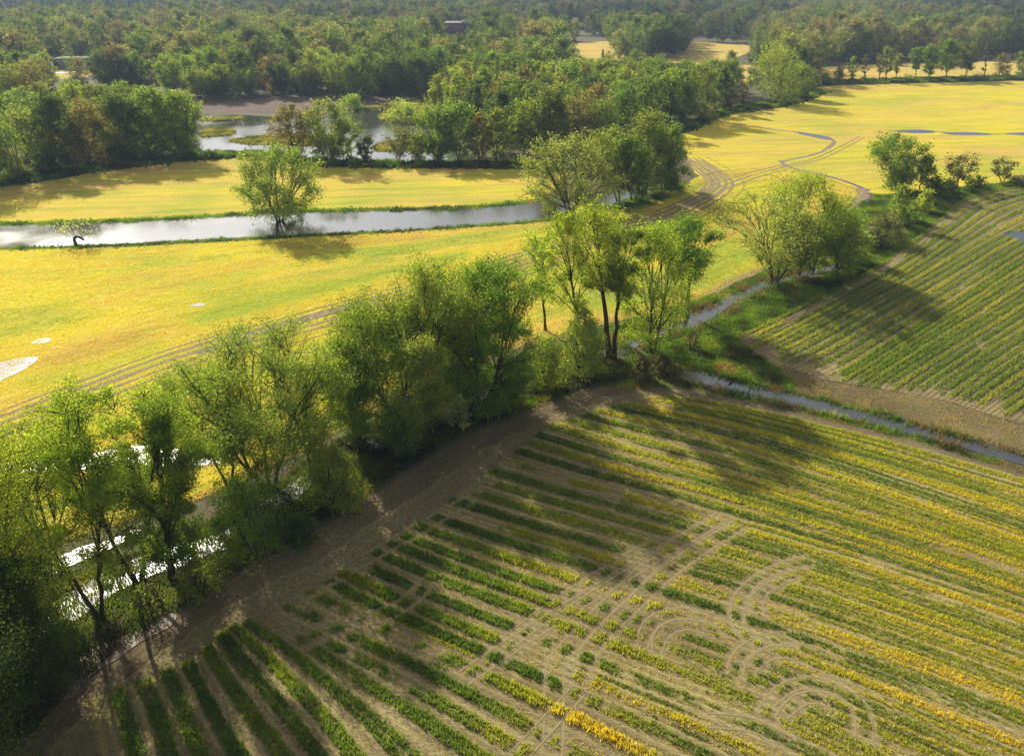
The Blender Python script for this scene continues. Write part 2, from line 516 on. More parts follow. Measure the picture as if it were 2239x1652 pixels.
def c_tint(P):
    t = np.zeros((len(P), 3))
    t[:, 0] = np.exp(-(near_line(P, GREEN_STREAK) / 3.0) ** 2) * .9
    for pts, wd, am in ([[(0, 700), (120, 690)], 5, .5], [[(100, 830), (240, 800), (330, 760)], 4, .5], [[(1500, 610), (1600, 560)], 6, .7], [[(820, 560), (1150, 500)], 3, .5], [[(1280, 650), (1400, 640), (1520, 600)], 5, .8]):
        t[:, 0] = np.maximum(t[:, 0], am * np.exp(-(near_line(P, GP(pts)) / wd) ** 2))
    rs = np.random.default_rng(12)
    for q in range(46):
        vv = rs.uniform(3, LC.v[-1] - 3); ln = LC.line(vv); a = int(rs.integers(0, 150)); n_ = int(rs.integers(8, 34))
        dq = near_line(P, ln[a:a + n_:3])
        if q < 32: t[:, 0] = np.maximum(t[:, 0], rs.uniform(.5, .95) * np.exp(-(dq / rs.uniform(.5, 1.6)) ** 2))
        else: t[:, 1] = np.maximum(t[:, 1], rs.uniform(.25, .5) * np.exp(-(dq / rs.uniform(2, 4.5)) ** 2))
    edge = near_line(P, smooth(GP(C_BOT), 5))
    t[:, 1] = np.maximum(t[:, 1], np.exp(-(edge / 1.6) ** 2) * .8)
    return t
LC.sheet("yellow_field", M_CROP, .05, "broad yellow grain field between the canal and the tree line", "field", 1.2, c_tint)

# --- other fields
sheet("canal_side_field", [(-300, 500), (0, 489), (170, 485), (400, 474), (550, 464), (700, 458), (1000, 452), (1130, 441), (1200, 425), (1230, 372), (1130, 366), (1000, 362), (700, 362), (520, 347), (440, 350), (330, 352), (250, 366), (130, 392), (0, 410), (-300, 430)],
      M_CROP, .05, "yellow grain strip between the canal and the shaded groves", "field", G(1100, 440)[1] * 0 + math.atan2(*(G(1000, 452) - G(0, 489))[::-1]), seed=3)
E_P = [(1486, 296), (1520, 275), (1590, 246), (1660, 236), (1710, 229), (1770, 212), (1790, 190), (1960, 184), (2238, 177), (2700, 166), (2700, 420), (2238, 410), (2140, 415), (2050, 420), (1960, 425), (1890, 420), (1740, 372), (1600, 372), (1530, 385), (1505, 350)]
sheet("far_yellow_field", E_P, M_CROP, .05, "wide yellow field crossed by shallow puddles below the far wood", "field", math.atan2(*(G(2238, 232) - G(1700, 245))[::-1]), seed=4)
sheet("tan_field", [(1226, 98), (1300, 92), (1400, 89), (1500, 92), (1625, 99), (1640, 112), (1585, 140), (1650, 145), (1640, 180), (1590, 178), (1560, 150), (1480, 139), (1350, 136), (1226, 128)], M_TAN, .06, "ripe tan field around the small grove", "field", .1, seed=5)
sheet("tan_strip_field", [(1750, 152), (1800, 147), (2000, 139), (2238, 134), (2600, 124), (2600, 160), (2238, 170), (1950, 176), (1780, 182)], M_TAN, .06, "tan stubble strip behind the thin line of trees", "field", .05, seed=6)
sheet("ploughed_field", [(404, 252), (408, 222), (520, 218), (650, 214), (780, 210), (930, 206), (945, 214), (850, 228), (745, 236), (700, 250), (600, 248), (500, 246)], M_PLOUGH, .06, "bare brown ploughed field above the pond", "field", .1, seed=7)
sheet("grass_lot", [(95, 150), (160, 146), (230, 145), (235, 160), (160, 172), (95, 172)], M_TAN, .06, "pale grass lot before the long grey building", "lot", .2, seed=8)
strips("road", [(GP([(60, 166), (110, 162), (170, 157), (230, 152), (320, 148), (420, 143)]), 5.0)], M_MUD, .09, "pale road passing the long grey building", "road")

# --- near stubble field
A_G = [
 [(1440, 862), (1600, 884), (1800, 928), (2000, 978), (2300, 1062), (2600, 1150)],
 [(1310, 898), (1563, 957), (1880, 1057), (2213, 1174), (2600, 1312)],
 [(1200, 932), (1350, 977), (1560, 1032), (1900, 1132), (2234, 1238), (2600, 1370)],
 [(1000, 1085), (1150, 1130), (1300, 1172), (1468, 1222), (1650, 1275), (1855, 1340), (2234, 1471), (2600, 1610)],
 [(770, 1240), (903, 1301), (1053, 1361), (1165, 1406), (1340, 1480), (1614, 1594), (1900, 1730), (2300, 1930)],
 [(672, 1300), (850, 1389), (969, 1442), (1137, 1522), (1300, 1604), (1500, 1712), (1700, 1830)],
 [(600, 1340), (707, 1390), (829, 1450), (927, 1500), (1091, 1592), (1250, 1690), (1400, 1790)],
 [(560, 1352), (651, 1400), (766, 1480), (896, 1562), (1000, 1632), (1150, 1740)],
 [(530, 1362), (634, 1440), (714, 1515), (780, 1580), (850, 1660), (950, 1780)],
 [(490, 1375), (524, 1410), (572, 1465), (639, 1545), (700, 1620), (780, 1740)],
 [(430, 1440), (448, 1480), (499, 1565), (559, 1651), (640, 1785)],
 [(370, 1465), (393, 1510), (425, 1600), (454, 1665), (510, 1780)],
 [(290, 1495), (315, 1549), (345, 1651), (385, 1780)],
 [(190, 1530), (205, 1600), (220, 1700), (235, 1790)]]
LA = Loft(A_G, 150)
LA.sheet("stubble_field", M_STUB, .05, "stubble field with fanning crop rows in front of the tree line", "field", 1.0)
H_UP = [(-120, 1760), (30, 1640), (150, 1520), (380, 1350), (560, 1235), (760, 1120), (1000, 965), (1150, 905), (1300, 852), (1400, 832), (1490, 838), (1620, 868), (1800, 912), (2000, 962), (2300, 1048), (2600, 1130)]
H_LO = [(235, 1790), (205, 1600), (300, 1480), (430, 1420), (560, 1340), (672, 1288), (770, 1230), (1000, 1075), (1200, 922), (1310, 890), (1440, 862), (1600, 884), (1800, 928), (2000, 978), (2300, 1062), (2600, 1150)]
H_LO = [(x + 12, y + 26) for x, y in H_LO]
LH = Loft([H_UP, H_LO], 150)
LM = Loft([H_UP, H_LO], 150)
mid_ = LH.g[0] * .58 + LH.g[1] * .42
LH.g = [LH.g[0], LH.g[0] * .5 + LH.g[1] * .5]; LM.g = [mid_ + np.stack([vnoise(mid_, 5, 3), vnoise(mid_, 5, 4)], -1) * .15 + np.stack([vnoise(mid_, 1.1, 5), vnoise(mid_, 1.1, 6)], -1) * .45, LM.g[1]]
for q in (LH, LM): q.gap = [float(np.median(near_line(q.g[0][10:-10], q.g[1])))]; q.v = np.r_[0, q.gap]
LM.sheet("straw_margin", M_MARGIN, .04, "straw covered margin between the headland path and the crop rows", "soil", .8)
LH.sheet("headland_path", M_HEAD, .03, "bare brown headland path curving along the tree line", "path", .8)

# --- right ridge field
B_G = [
 [(1606, 738), (1684, 704), (1904, 592), (2044, 490), (2116, 432), (2250, 404), (2450, 366), (2650, 330)],
 [(1680, 790), (1796, 731), (2044, 594), (2181, 515), (2400, 412), (2650, 350)],
 [(1800, 830), (1889, 781), (2152, 612), (2238, 556), (2450, 430), (2650, 365)],
 [(1925, 850), (1976, 812), (2238, 650), (2450, 520), (2650, 420)],
 [(2060, 875), (2127, 824), (2238, 750), (2450, 612), (2650, 490)],
 [(2200, 918), (2300, 852), (2450, 752), (2650, 610)],
 [(2400, 970), (2500, 880), (2650, 750)]]
LB = Loft(B_G, 150)
LB.sheet("ridge_field", M_RIGHT, .05, "field of straight green ridges beyond the ditch", "field", 1.0)
sheet("ditch_side_soil", [(1600, 742), (1690, 792), (1800, 832), (1925, 852), (2060, 877), (2200, 920), (2450, 985), (2600, 1040), (2600, 1082), (2300, 1005), (2100, 952), (1900, 897), (1780, 868), (1700, 838), (1620, 790)], M_HEAD, .035, "bare soil margin between the ditch and the ridges", "soil", math.atan2(*(G(2238, 985) - G(1750, 855))[::-1]), seed=11)

# --- water
WZ = .07
CANAL = [(-300, 505), (0, 493), (170, 489), (400, 479), (550, 469), (700, 463), (1000, 457), (1130, 446), (1190, 440), (1260, 436), (1340, 424), (1410, 412), (1420, 428), (1360, 448), (1240, 470), (1190, 482), (1000, 499), (600, 516), (250, 534), (130, 539), (0, 543), (-300, 552)]
sheet("canal_water", CANAL, M_WATER, WZ, "still flooded canal crossing the yellow fields", "water", seed=21)
POND = [(340, 258), (400, 254), (500, 250), (600, 256), (700, 256), (745, 243), (850, 230), (960, 215), (1010, 203), (1060, 215), (1000, 260), (960, 300), (1000, 335), (1120, 348), (1200, 352), (1200, 359), (850, 358), (700, 354), (560, 337), (500, 336), (430, 338), (340, 330)]
sheet("pond_water", POND, M_WATER, WZ, "bright shallow pond among reeds and flooded trees", "water", seed=22)
sheet("wood_pool", [(1460, 262), (1500, 250), (1515, 225), (1500, 210), (1470, 225)], M_WATER, WZ, "pool glinting between the trunks of the wood", "water", seed=23)
sheet("stream_water", [(1335, 758), (1390, 743), (1450, 716), (1505, 688), (1560, 663), (1610, 638), (1645, 622), (1700, 610), (1770, 590), (1850, 574), (1880, 578), (1780, 600), (1700, 622), (1655, 642), (1600, 668), (1550, 700), (1515, 718), (1465, 733), (1400, 756), (1345, 780)], M_WATER, WZ, "narrow stream between grassy banks", "water", seed=24, jit=.15)
sheet("ditch_water", [(1470, 806), (1530, 812), (1640, 842), (1760, 867), (1900, 903), (2100, 957), (2300, 1012), (2600, 1096), (2600, 1120), (2300, 1036), (2100, 979), (1900, 929), (1750, 892), (1630, 868), (1540, 848), (1485, 830)], M_WATER, WZ, "pale straight ditch beside the stubble field", "water", seed=25, jit=.12)
DITCH = smooth(GP([(60, 1400), (140, 1330), (300, 1245), (480, 1180), (600, 1105), (690, 1040), (850, 950), (1000, 885), (1165, 828), (1260, 792), (1345, 772), (1480, 816)]), 6)
Vv, ff = ribbon_mesh(DITCH, 2.6, WZ - .01, 5)
link("tree_line_ditch", mesh("tree_line_ditch", Vv, ff, [M_WATER]), label="flooded ditch under the tree line", cat="water", kind="structure")
sheet("field_pool", [(-200, 1022), (0, 1008), (150, 1000), (250, 984), (330, 977), (400, 984), (490, 992), (490, 1012), (430, 1020), (330, 1017), (200, 1024), (60, 1032), (-200, 1050)], M_SHALLOW, WZ + .02, "glittering pool at the edge of the yellow field", "water", seed=26, jit=.3)
sheet("mud_pool", [(50, 1252), (130, 1216), (190, 1196), (245, 1181), (300, 1156), (300, 1168), (245, 1196), (150, 1238), (80, 1268)], M_SHALLOW, WZ + .02, "thin pool of water on the muddy bank", "water", seed=27, jit=.25)
sheet("ditch_pool", [(70, 1390), (130, 1322), (200, 1286), (300, 1236), (400, 1203), (470, 1168), (505, 1186), (475, 1207), (400, 1238), (320, 1266), (230, 1316), (150, 1366), (100, 1400)], M_SHALLOW, WZ + .02, "silver pool below the tall bare-stemmed trees", "water", seed=28, jit=.2)
sheet("wet_mud", [(110, 1530), (150, 1448), (230, 1408), (320, 1364), (385, 1338), (360, 1380), (280, 1420), (210, 1475), (160, 1520)], M_MUD, .085, "glistening wet mud at the foot of the trees", "mud", seed=29, jit=.25)
PUD = [("field_puddle", [(-120, 850), (0, 794), (82, 781), (76, 796), (40, 813), (0, 834), (-60, 870)], "white puddle lying in the yellow field beside the wheel tracks"),
       ("field_puddle", [(60, 752), (85, 742), (112, 740), (100, 750)], "small wet patch above the white puddle"),
       ("field_puddle", [(412, 668), (430, 663), (452, 664), (440, 671)], "tiny puddle at the end of the green streak"),
       ("field_puddle", [(1732, 288), (1762, 291), (1800, 298), (1818, 303), (1816, 307), (1795, 304), (1750, 294)], "slanting puddle at the head of the muddy channel"),
       ("field_puddle", [(1948, 287), (2000, 284), (2040, 287), (2035, 292), (1980, 291)], "thin puddle to one side of the crossing wheel tracks"),
       ("field_puddle", [(2055, 291), (2110, 289.5), (2165, 292.5), (2150, 296), (2080, 295.5)], "wide oval puddle among the crossing wheel tracks"),
       ("field_puddle", [(2195, 292), (2260, 290), (2400, 293), (2400, 298), (2240, 297)], "long puddle beyond the crossing wheel tracks"),
       ("field_puddle", [(2186, 513), (2215, 507), (2300, 500), (2330, 520), (2260, 542), (2225, 527)], "pale puddle flooding the green ridges")]
for k, (n, p, l) in enumerate(PUD):
    sheet(n, p, M_WATER, WZ + .015, l, "puddle", seed=30 + k, jit=.2)

# --- tracks
MAIN = smooth(GP([(-260, 1002), (0, 926), (200, 852), (400, 778), (600, 722), (800, 666), (1000, 612), (1200, 552), (1330, 515), (1480, 462), (1545, 430), (1572, 402), (1552, 376), (1500, 345)]), 6)
L = [(offset(MAIN, d), wd) for d, wd in ((0, .85), (1.9, .75), (-2.0, .65), (-3.7, .6), (3.5, .4), (-6.5, .3))]
BR = smooth(GP([(1330, 515), (1500, 445), (1560, 415), (1640, 385), (1720, 364)]), 6)
L += [(offset(BR, d), .6) for d in (0, 2.0, -2.2)]
L += [(smooth(GP([(500, 745), (560, 728), (640, 705), (720, 683), (790, 664)]), 6), 2.2), (smooth(GP([(430, 772), (480, 757), (560, 742)]), 6), 1.6),
      ]
BEND = smooth(GP([(1490, 462), (1545, 432), (1575, 402), (1548, 374), (1512, 352)]), 6)
L += [(offset(BEND, d), .55) for d in (-3.0, -1.2, .6, 1.5, 2.6, 3.6)]
for d in (0, 1.8):
    L.append((offset(smooth(GP([(1720, 366), (1790, 350), (1850, 322), (1890, 300)]), 6), d), .45))
L += [(smooth(GP([(1560, 640), (1600, 615), (1640, 600), (1680, 585)]), 6), 1.6)]
strips("wheel_tracks", L, M_TRACK, .075, "brown wheel tracks sweeping through the yellow field", "track")
strips("muddy_channel", [(smooth(GP([(1660, 280), (1700, 285), (1740, 290)]), 6), 1.5), (smooth(GP([(1815, 302), (1822, 314), (1790, 335), (1735, 348), (1708, 354)]), 6), 1.3),
                         (smooth(GP([(1706, 352), (1725, 366), (1790, 381), (1850, 398), (1888, 414)]), 6), 1.3),
                         (smooth(GP([(1885, 412), (1882, 432), (1862, 468), (1845, 490)]), 6), 3.0), (smooth(GP([(1940, 287), (2040, 289), (2200, 294), (2300, 294)]), 6), 1.4)],
       M_MUD, .062, "dark muddy channel winding through the far yellow field", "mud")
strips("channel_water", [(smooth(GP([(1790, 381), (1850, 398), (1886, 412)]), 6), .9), (smooth(GP([(1700, 352), (1716, 354)]), 6), .7)], M_WATER, .09, "sliver of water in the muddy channel", "water")

TR_A = [GP(p) for p in ([(1565, 1120), (1440, 1200), (1330, 1300), (1240, 1390), (1195, 1450), (1190, 1560), (1180, 1680)], [(1600, 1140), (1480, 1215), (1370, 1310), (1280, 1400), (1250, 1470)],
        [(1760, 1215), (1690, 1235), (1625, 1275), (1595, 1320), (1600, 1370), (1650, 1420)], [(1720, 1245), (1660, 1275), (1635, 1310), (1640, 1345)],
        [(1425, 1420), (1432, 1375), (1480, 1352), (1550, 1362), (1590, 1395)], [(1445, 1430), (1460, 1392), (1500, 1376), (1540, 1385)],
        [(1620, 1480), (1640, 1435), (1700, 1408), (1780, 1412), (1830, 1440)], [(1650, 1470), (1690, 1440), (1740, 1440)],
        [(1690, 1570), (1730, 1520), (1800, 1510), (1860, 1545), (1870, 1610)], [(1720, 1570), (1770, 1535), (1820, 1550)], [(1010, 1090), (850, 1180), (640, 1300)], [(1480, 1170), (1280, 1290), (1150, 1370), (1000, 1470)],
        [(700, 1400), (880, 1340), (960, 1270)], [(1420, 1180), (1240, 1290), (1100, 1390)], [(1550, 1590), (1640, 1600), (1720, 1640)], [(1250, 1500), (1120, 1640)])]
TR_A = [smooth(p, 6) for p in TR_A]
TR_A = [offset(p, d) for i_, p in enumerate(TR_A) for d in ((0, 1.5) if i_ in (0, 1, 10, 11, 12, 13) else (0, 1.25))]
strips("stubble_tracks", [(p, .16) for p in TR_A], M_RUT, .054, "looping wheel tracks pressed into the stubble field", "track")

# ------------------------------------------------------------------ grass and crops
def tufts(name, xy, h, spread, nb, bw, tint, label, cat, z=0.03, lean=.45, cv=.25):
    n = len(xy)
    h = np.broadcast_to(h, n)
    T = np.repeat(np.arange(n), nb)
    N_ = len(T)
    base = np.c_[xy[T] + R.normal(0, 1, (N_, 2)) * spread * .5, np.full(N_, z)]
    a = R.uniform(0, 2 * np.pi, N_)
    hh = h[T] * R.uniform(.55, 1.15, N_)
    la = R.uniform(0, 2 * np.pi, N_)
    tip = base + np.c_[np.cos(la) * hh * lean * R.uniform(0, 1, N_), np.sin(la) * hh * lean * R.uniform(0, 1, N_), hh]
    ww = bw * R.uniform(.6, 1.3, N_) * .5
    dx = np.c_[np.cos(a) * ww, np.sin(a) * ww, np.zeros(N_)]
    V = np.stack([base - dx, base + dx, tip], 1).reshape(-1, 3)
    F = np.arange(3 * N_).reshape(-1, 3)
    c = np.repeat(tint[T] * R.uniform(1 - cv, 1 + cv, (N_, 1)), 3, 0)
    link(name, mesh(name, V, F, [M_BLADE], tint=c), label=label, cat=cat, kind="stuff")

def blend(t, stops):
    t = np.clip(t, 0, 1)
    xs = [s[0] for s in stops]
    return np.stack([np.interp(t, xs, [s[1][k] for s in stops]) for k in range(3)], -1)

DK, GR, YG, YE, BR_ = (.060, .120, .024), (.13, .205, .034), (.31, .335, .036), (.52, .43, .036), (.22, .17, .08)

def in_view(xy, m=80):
    px, py = to_px(xy)
    return (px > -m) & (px < 2238 + m) & (py < 1652 + m)

def row_points(loft, v, step, amp, seed):
    P = loft.line(v)
    n = max(4, int(length(P) / step))
    Q = resample(P, n)
    return Q + R.normal(0, amp, Q.shape)

pts, tin, hs = [], [], []
vmax = LA.v[-1]
k = 0
v = .8
while v < vmax - .5:
    main = True
    for off in (-.38, -.18, .18, .38):
        Q = row_points(LA, min(v + off, vmax), .13, .08, k)
        Q = Q[in_view(Q)]
        if abs(off) > .3 and len(Q):
            px, py = to_px(Q); Q = Q[R.uniform(0, 1, len(Q)) > np.clip((px - 1150) / 350, 0, .9)]
        if not len(Q): continue
        px, py = to_px(Q)
        s = np.linspace(0, 1, len(Q))
        smo = 1 - .55 * np.clip((px - 1250) / 400, 0, 1)
        pres = smo * (.85 * vnoise(Q, 14, 100 + k) + .4 * vnoise(Q, 2.2, 300 + k)) + .92 - .4 * (k % 5 == 2) + .35 * np.clip((px - 1500) / 500, 0, 1)
        loop = np.exp(-(((px - 1560) / 260) ** 2 + ((py - 1480) / 150) ** 2))
        pres -= .4 * loop
        l0, l1 = LA.line(max(v - .5, 0)), LA.line(min(v + .5, vmax))
        tight = np.array([np.min(np.hypot(*(l1 - q).T)) for q in l0[::5]])
        pres -= 2.2 * np.clip(.72 - np.interp(np.hypot(*(Q - l0[0]).T), np.hypot(*(l0[::5] - l0[0]).T), tight), 0, 1)
        for T_ in TR_A: pres -= 1.8 * np.exp(-(near_line(Q, T_) / .34) ** 2)
        pres += .35 * smo * vnoise(Q, .8, 800 + k) - .5 * np.exp(-(np.hypot(*(Q - LA.line(v)[0]).T) / 2.0) ** 2)
        keep = pres > R.uniform(-.2, .2, len(Q))
        Q, px, py, pres = Q[keep], px[keep], py[keep], pres[keep]
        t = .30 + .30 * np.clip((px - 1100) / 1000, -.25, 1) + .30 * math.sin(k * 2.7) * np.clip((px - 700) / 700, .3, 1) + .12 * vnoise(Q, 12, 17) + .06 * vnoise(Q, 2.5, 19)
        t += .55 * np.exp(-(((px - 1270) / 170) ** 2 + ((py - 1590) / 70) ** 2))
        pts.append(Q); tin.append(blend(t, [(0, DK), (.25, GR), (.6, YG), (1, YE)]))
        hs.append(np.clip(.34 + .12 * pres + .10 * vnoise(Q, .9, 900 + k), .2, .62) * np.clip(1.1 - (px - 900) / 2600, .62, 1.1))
    for dv_ in (.78, 1.22):
        Q = row_points(LA, min(v + dv_, vmax), .09, .07, k)
        Q = Q[in_view(Q)]
        if len(Q):
            px, py = to_px(Q)
            pres = .8 * vnoise(Q, 11, 1100 + k * 3 + int(dv_ * 10)) + .3 * vnoise(Q, 2, 1200 + k) - .5 + .85 * np.clip((px - 1300) / 450, -.3, 1) - .35 * (dv_ != 1.22) * (px < 1400) - .4 * np.exp(-(((px - 1560) / 260) ** 2 + ((py - 1480) / 150) ** 2))
            for T_ in TR_A: pres -= 1.6 * np.exp(-(near_line(Q, T_) / .34) ** 2)
            kp = pres > R.uniform(-.2, .3, len(Q))
            Q, px = Q[kp], px[kp]
            t = .42 + .15 * np.clip((px - 1400) / 800, -.5, 1) + .30 * math.sin(k * 4.1 + dv_ * 9) + .12 * vnoise(Q, 14, 1300 + k)
            pts.append(Q); tin.append(blend(t, [(0, DK), (.25, GR), (.6, YG), (1, YE)])); hs.append(np.full(len(Q), .26))
    k += 1
    v += 2.0 + .25 * math.sin(k * 1.7)
xy, tn, hh = np.concatenate(pts), np.concatenate(tin), np.concatenate(hs)
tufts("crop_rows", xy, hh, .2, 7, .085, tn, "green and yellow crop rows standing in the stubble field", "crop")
# thin regrowth between the rows
pts, tin = [], []
for k, v in enumerate(np.arange(.4, vmax, .76)):
    Q = row_points(LA, v, .14, .06, k)
    Q = Q[in_view(Q)]
    if not len(Q): continue
    px, py = to_px(Q)
    pres = .5 * vnoise(Q, 12, 41) + .5 * vnoise(Q, 4, 43) + .55 * np.clip((px - 1000) / 500, -.5, 1) + .30
    pres -= .25 * np.exp(-(((px - 1500) / 300) ** 2 + ((py - 1500) / 150) ** 2))
    for T_ in TR_A: pres -= 1.6 * np.exp(-(near_line(Q, T_) / .35) ** 2)
    Q, pr, px = Q[pres > R.uniform(-.1, .5, len(Q))], pres, px
    px, py = to_px(Q)
    pts.append(Q)
    tin.append(blend(.5 + .35 * math.sin(k * 3.3) + .1 * vnoise(Q, 10, 47) + .3 * np.clip((px - 1500) / 900, -1, 1), [(0, (.26, .26, .06)), (.5, (.42, .38, .06)), (1, (.58, .45, .04))]))
xy, tn = np.concatenate(pts), np.concatenate(tin)
tufts("stubble_regrowth", xy, .17, .18, 5, .07, tn, "thin straw coloured regrowth along the stubble lines", "stubble", lean=.9)

pts, tin, hs = [], [], []
for k, v in enumerate(np.arange(.3, LB.v[-1], 1.42)):
    for off in (-.2, .2):
        Q = row_points(LB, min(v + off, LB.v[-1]), .17, .10, k)
        Q = Q[in_view(Q)]
        if not len(Q): continue
        px, py = to_px(Q)
        start = np.hypot(*(Q - LB.line(v)[0]).T)
        pres = .95 + .55 * vnoise(Q, 9, 500 + k) + .3 * vnoise(Q, 2.2, 700 + k) - 1.2 * np.exp(-(start / 3.5) ** 2)
        pres -= 3 * inside(Q, GP(PUD[7][1]))
        pres -= 1.2 * np.exp(-(near_line(Q, GP([(1700, 712), (1900, 610), (2050, 498), (2120, 440)])) / 1.0) ** 2)
        kp = pres > R.uniform(-.1, .4, len(Q))
        Q, pr = Q[kp], pres[kp]
        t = .42 + .22 * math.sin(k * 2.3) + .18 * vnoise(Q, 22, 53) + .08 * vnoise(Q, 2.5, 59)
        pts.append(Q); tin.append(blend(t, [(0, (.10, .17, .035)), (.45, (.17, .22, .05)), (.75, (.28, .29, .06)), (1, (.38, .34, .09))]))
        hs.append(np.clip(.34 + .16 * pr, .2, .66))
xy, tn, hh = np.concatenate(pts), np.concatenate(tin), np.concatenate(hs)
tufts("ridge_crop", xy, hh, .18, 5, .14, tn, "lines of young green crop on the ridges beyond the ditch", "crop")

# yellow grain standing in the big field
cpoly = np.vstack([smooth(GP(C_TOP), 4), smooth(GP(C_BOT), 4)[::-1]])
xy = sample_poly(cpoly, 5.0, R)
xy = xy[in_view(xy, 20)]
d = xy[:, 1]
xy = xy[R.uniform(0, 1, len(xy)) < np.clip(95 / d, .25, 1) ** 1.5]
dm = np.full(len(xy), 9.)
for P_, wd in L[:12]: dm = np.minimum(dm, near_line(xy, P_[::2]) / wd)
xy = xy[dm > .72]
tt = c_tint(xy)
ad = G(1000, 600) - G(0, 900); ad = ad / np.hypot(*ad)
al = np.stack([(xy @ ad) / 16, xy @ np.array([-ad[1], ad[0]])], -1)
t = .70 + .22 * vnoise(al, 9, 63) + .22 * vnoise(al, 3.5, 61) + .06 * vnoise(al, 1.0, 67) - .9 * tt[:, 0]
tn = blend(t + .5 * tt[:, 1], [(0, (.16, .24, .03)), (.42, (.32, .34, .035)), (.72, (.45, .395, .035)), (1, (.42, .29, .075))])
sc_ = np.clip(xy[:, 1] / 90, 1, 2.2)
tufts("grain", xy, .19 * sc_ ** .5, .6, 6, .11, tn, "yellow grain growing in the broad field", "crop", z=.04, lean=.8, cv=.08)

# rough grass
def patch(polyD, dens, rng=R): return sample_poly(smooth(np.vstack([GP(polyD), GP(polyD)[:1]]), 4), dens, rng)
def along(lineD, half, per_m, rng=R):
    P = smooth(GP(lineD), 5)
    n = int(length(P) * per_m)
    Q = resample(P, max(n, 4))
    dd = np.gradient(Q, axis=0); dd /= np.hypot(*dd.T)[:, None] + 1e-9
    return Q + np.stack([-dd[:, 1], dd[:, 0]], -1) * rng.normal(0, half * .5, len(Q))[:, None] + rng.normal(0, .3, Q.shape)

def rough(name, xy, h, nb, bw, label, mixv=.0, hv=.35, stops=None):
    xy = xy[in_view(xy)]
    t = .45 + mixv + .35 * vnoise(xy, 3.5, 71) + .2 * vnoise(xy, 1.2, 73)
    tn = blend(t, stops or [(0, (.05, .06, .02)), (.3, DK), (.6, GR), (.85, (.16, .20, .03)), (1, (.22, .17, .08))])
    hh = h * (1 + hv * vnoise(xy, 2.2, 79))
    tufts(name, xy, np.clip(hh, .08, 9), .5, nb, bw, tn, label, "grass", z=.02, lean=.7)

U1 = [(-150, 1760), (30, 1640), (150, 1515), (370, 1340), (550, 1228), (750, 1112), (1000, 955), (1150, 895), (1300, 842), (1400, 822), (1450, 812), (1380, 760), (1330, 735), (1200, 755), (1000, 828), (850, 898), (700, 985), (560, 1080), (400, 1170), (200, 1240), (60, 1300), (-150, 1370)]
rough("undergrowth", patch(U1, 14), .42, 7, .10, "grass and weeds under the tree line, coloured dark for shade", -.08, stops=[(0, (.035, .04, .016)), (.35, (.05, .075, .016)), (.65, (.09, .13, .02)), (.9, (.15, .16, .03)), (1, (.17, .13, .07))])  # blade tints darkened to stand for the shade under the trees
U2 = [(1385, 800), (1420, 755), (1470, 738), (1520, 726), (1610, 678), (1700, 632), (1760, 615), (1880, 560), (1900, 440), (1950, 425), (2060, 415), (2200, 400), (2300, 392), (2250, 404), (2116, 430), (2044, 487), (1904, 590), (1684, 702), (1612, 737), (1690, 800), (1740, 850), (1640, 838), (1530, 806), (1478, 800)]
rough("bank_grass", patch(U2, 13), .42, 8, .10, "rough green grass where the stream meets the ditch", -.04)  # tint mix pulled darker, painting tree shade into this grass
U4 = [(1340, 752), (1300, 735), (1330, 712), (1500, 664), (1600, 625), (1720, 562), (1860, 460), (1890, 440), (1900, 470), (1870, 560), (1770, 590), (1700, 607), (1640, 622), (1560, 660), (1500, 688), (1440, 716)]
rough("stream_side_grass", patch(U4, 13), .4, 8, .10, "weedy green grass between the yellow field and the stream", .02)
xy = np.vstack([along([(1340, 755), (1450, 715), (1560, 660), (1640, 622), (1760, 590)], 1.2, 10), along([(1400, 760), (1470, 736), (1560, 704), (1660, 644), (1760, 606)], .9, 10), along([(1350, 790), (1400, 812), (1490, 806)], 2.2, 22), along([(1475, 832), (1550, 850), (1640, 868), (1900, 930), (2100, 980)], .5, 9), along([(1470, 804), (1530, 810), (1640, 840), (1760, 865), (1900, 901), (2100, 955), (2300, 1010)], .6, 9)])
rough("waterside_weeds", xy, .7, 8, .10, "brown and green weeds fringing the stream and ditch", .05, stops=[(0, (.10, .07, .04)), (.35, (.16, .13, .06)), (.55, DK), (.8, GR), (1, (.22, .22, .06))])
xy = np.vstack([patch([(-100, 1030), (0, 1012), (250, 988), (480, 996), (480, 1014), (200, 1022), (0, 1034)], .8), patch([(70, 1390), (300, 1236), (480, 1172), (500, 1190), (320, 1266), (100, 1400)], 1.4)])
rough("pool_weeds", xy, .35, 6, .08, "weed stalks standing in the shallow pools", .1)
HP = np.vstack([smooth(GP(H_UP), 3), smooth(GP(H_LO), 3)[::-1]])
xy = sample_poly(HP, 2.5, R)
rough("path_litter", xy, .12, 5, .06, "straw and low weeds littering the headland path", .3, stops=[(0, (.10, .13, .03)), (.4, (.16, .14, .06)), (1, (.34, .27, .13))])
DS = [(1600, 742), (1690, 792), (1800, 832), (1925, 852), (2060, 877), (2200, 920), (2450, 985), (2450, 1040), (2300, 1000), (2100, 948), (1900, 893), (1780, 864), (1700, 834), (1620, 790)]
rough("margin_weeds", patch(DS, 9), .18, 6, .08, "thin weeds over the bare soil beside the ditch", .3, stops=[(0, GR), (.4, (.20, .19, .06)), (1, (.36, .29, .13))])
U3 = [(1300, 842), (1400, 822), (1485, 832), (1560, 854), (1640, 872), (1760, 896), (1900, 932), (2100, 982), (2300, 1040), (2300, 1052), (2000, 966), (1800, 916), (1620, 874), (1490, 850), (1400, 850)]
rough("verge_grass", patch(U3, 16), .26, 7, .08, "short grass verge along the ditch and path", .1)
